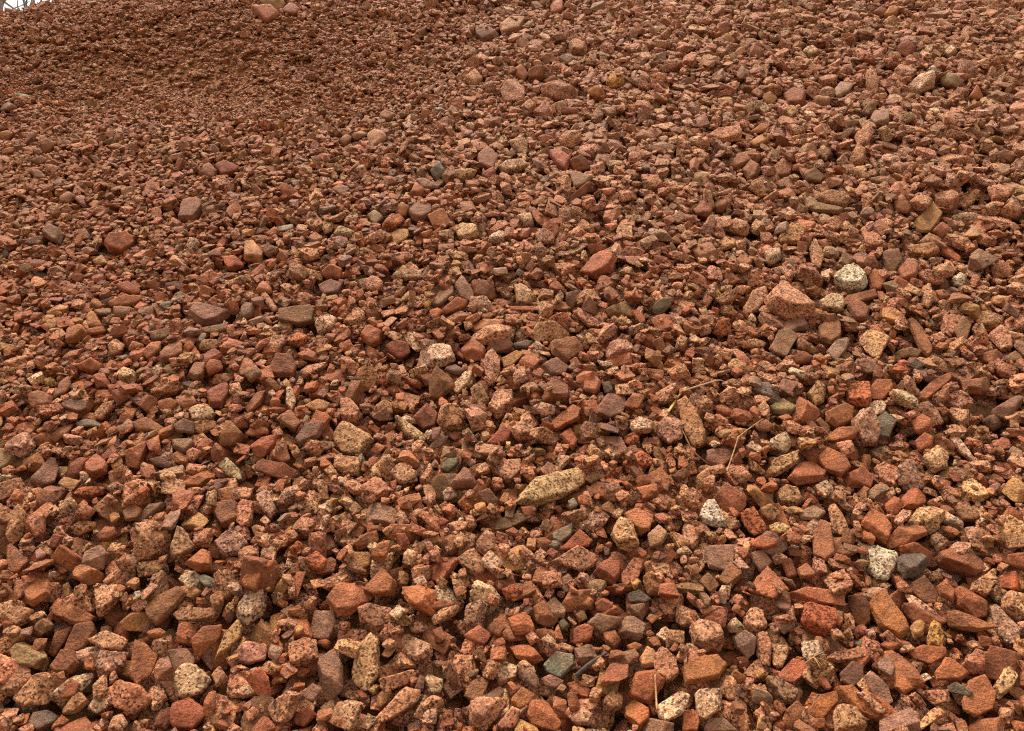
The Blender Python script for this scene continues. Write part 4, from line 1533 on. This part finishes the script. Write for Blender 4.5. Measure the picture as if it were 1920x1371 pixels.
stalk('thin_stem', [(926, 1000), (928, 1016), (927, 1032)], 0.0012, 0.0010, M_STEM,
      'tiny upright brown stem beside a tan speckled granite stone', 'stem')
stalk('thin_stem', [(177, 470), (183, 452), (190, 436), (198, 428)], 0.0014, 0.0010, M_STEM,
      'thin reddish stem beside the broad flat rust-red stone', 'stem', lift=0.012)
stalk('thin_stem', [(958, 369), (980, 364), (1004, 366)], 0.0018, 0.0012, M_STEM,
      'thin pale brown stem lying across small red gravel', 'stem')

def grass_tuft(px, py, count, length, label):
    C = on_stones(px, py, 0.0)
    root = link(bpy.data.objects.new('grass_tuft', None))
    root.location = Vector(S2W @ C)
    root['label'] = label; root['category'] = 'grass'
    r = np.random.default_rng(int(px))
    for k in range(count):
        a = r.uniform(0, 2 * math.pi); el = r.uniform(0.15, 0.8); L = length * r.uniform(0.5, 1.1)
        d = np.array([math.cos(a) * math.cos(el), math.sin(a) * math.cos(el), math.sin(el)])
        P = np.array([d * L * t + np.array([0, 0, -0.35 * L * t * t]) for t in np.linspace(0, 1, 6)])
        V, F = tube(P @ S2W.T, np.linspace(0.0010, 0.0004, 6), 5)
        o = link(bpy.data.objects.new('blade', mesh_from('blade', V, F, [M_STRAW])))
        o.parent = root
grass_tuft(303, 148, 14, 0.06, 'faded dry grass tuft in the sandy hollow of the heap')
grass_tuft(1280 + 735 / 3, 914 + 955 / 3, 6, 0.035, 'few wispy dry grass blades between stones')

# ------------------------------------------------------------------ bare winter trees behind the heap
M_TREE = plain_material('bare_bark', (120, 108, 96), (176, 166, 154), 9.0, 0.9, 0.01)
def bare_tree(x, y, h, seed, label):
    r = np.random.default_rng(seed)
    root = link(bpy.data.objects.new('bare_tree', None))
    root.location = (x, y, 0)
    root['label'] = label; root['category'] = 'tree'; root['group'] = 'bare trees behind the heap'
    P = [np.array([0, 0, -0.1])]
    lean = r.normal(0, 0.03, 2)
    for k in range(1, 13):
        P.append(P[-1] + np.array([lean[0] + r.normal(0, 0.02), lean[1] + r.normal(0, 0.02), 1.0]) * h / 12)
    rad = np.linspace(0.016 * h, 0.003 * h, 13)
    V, F = tube(np.array(P), rad, 8)
    t = link(bpy.data.objects.new('trunk', mesh_from('trunk', V, F, [M_TREE]))); t.parent = root
    BV, BF = [], []
    def limb(p, d, L, rr, depth):
        pts = [p]
        for _ in range(5):
            d = d + r.normal(0, 0.10, 3) + np.array([0, 0, 0.06]); d = d / np.linalg.norm(d)
            pts.append(pts[-1] + d * L / 5)
        v, f = tube(np.array(pts), np.linspace(rr, rr * 0.35, 6), 5)
        b = len(BV); BV.extend(v); BF.extend([tuple(q + b for q in ff) for ff in f])
        if depth > 0:
            for _ in range(4 if depth > 1 else 5):
                k = int(r.integers(1, 6))
                nd_ = d + r.normal(0, 0.55, 3); nd_ /= np.linalg.norm(nd_)
                limb(pts[k], nd_, L * r.uniform(0.4, 0.65), rr * 0.5, depth - 1)
    for k in range(3, 13):
        for _ in range(2):
            a = r.uniform(0, 2 * math.pi)
            d = np.array([math.cos(a), math.sin(a), r.uniform(0.4, 1.1)]); d /= np.linalg.norm(d)
            limb(P[k], d, h * (0.30 - 0.016 * k) * r.uniform(0.7, 1.2), rad[k] * 0.5, 2)
    o = link(bpy.data.objects.new('branches', mesh_from('branches', BV, BF, [M_TREE]))); o.parent = root

for x, y, h, sd, lb in [(-9.6, 15.2, 9.5, 1, 'tall bare grey tree with a straight trunk behind the heap crest'),
                        (-11.2, 17.6, 10.5, 2, 'tallest bare tree, thick trunk, behind the heap crest'),
                        (-12.6, 19.0, 9.0, 3, 'bare tree with dense twigs furthest from the heap'),
                        (-8.2, 15.6, 8.0, 4, 'shorter bare tree standing close behind the heap'),
                        (-14.5, 21.0, 10.0, 5, 'bare pale tree at the edge of the row beyond the heap'),
                        (-9.0, 13.6, 9.0, 6, 'bare tree with a forked crown nearest behind the crest'),
                        (-9.9, 16.0, 10.0, 7, 'slim bare tree in the middle of the row beyond the heap'),
                        (-10.4, 15.7, 9.0, 8, 'crooked bare tree next to the slim one beyond the heap')]:
    bare_tree(x, y, h, sd, lb)
print('done', time.time() - T0)
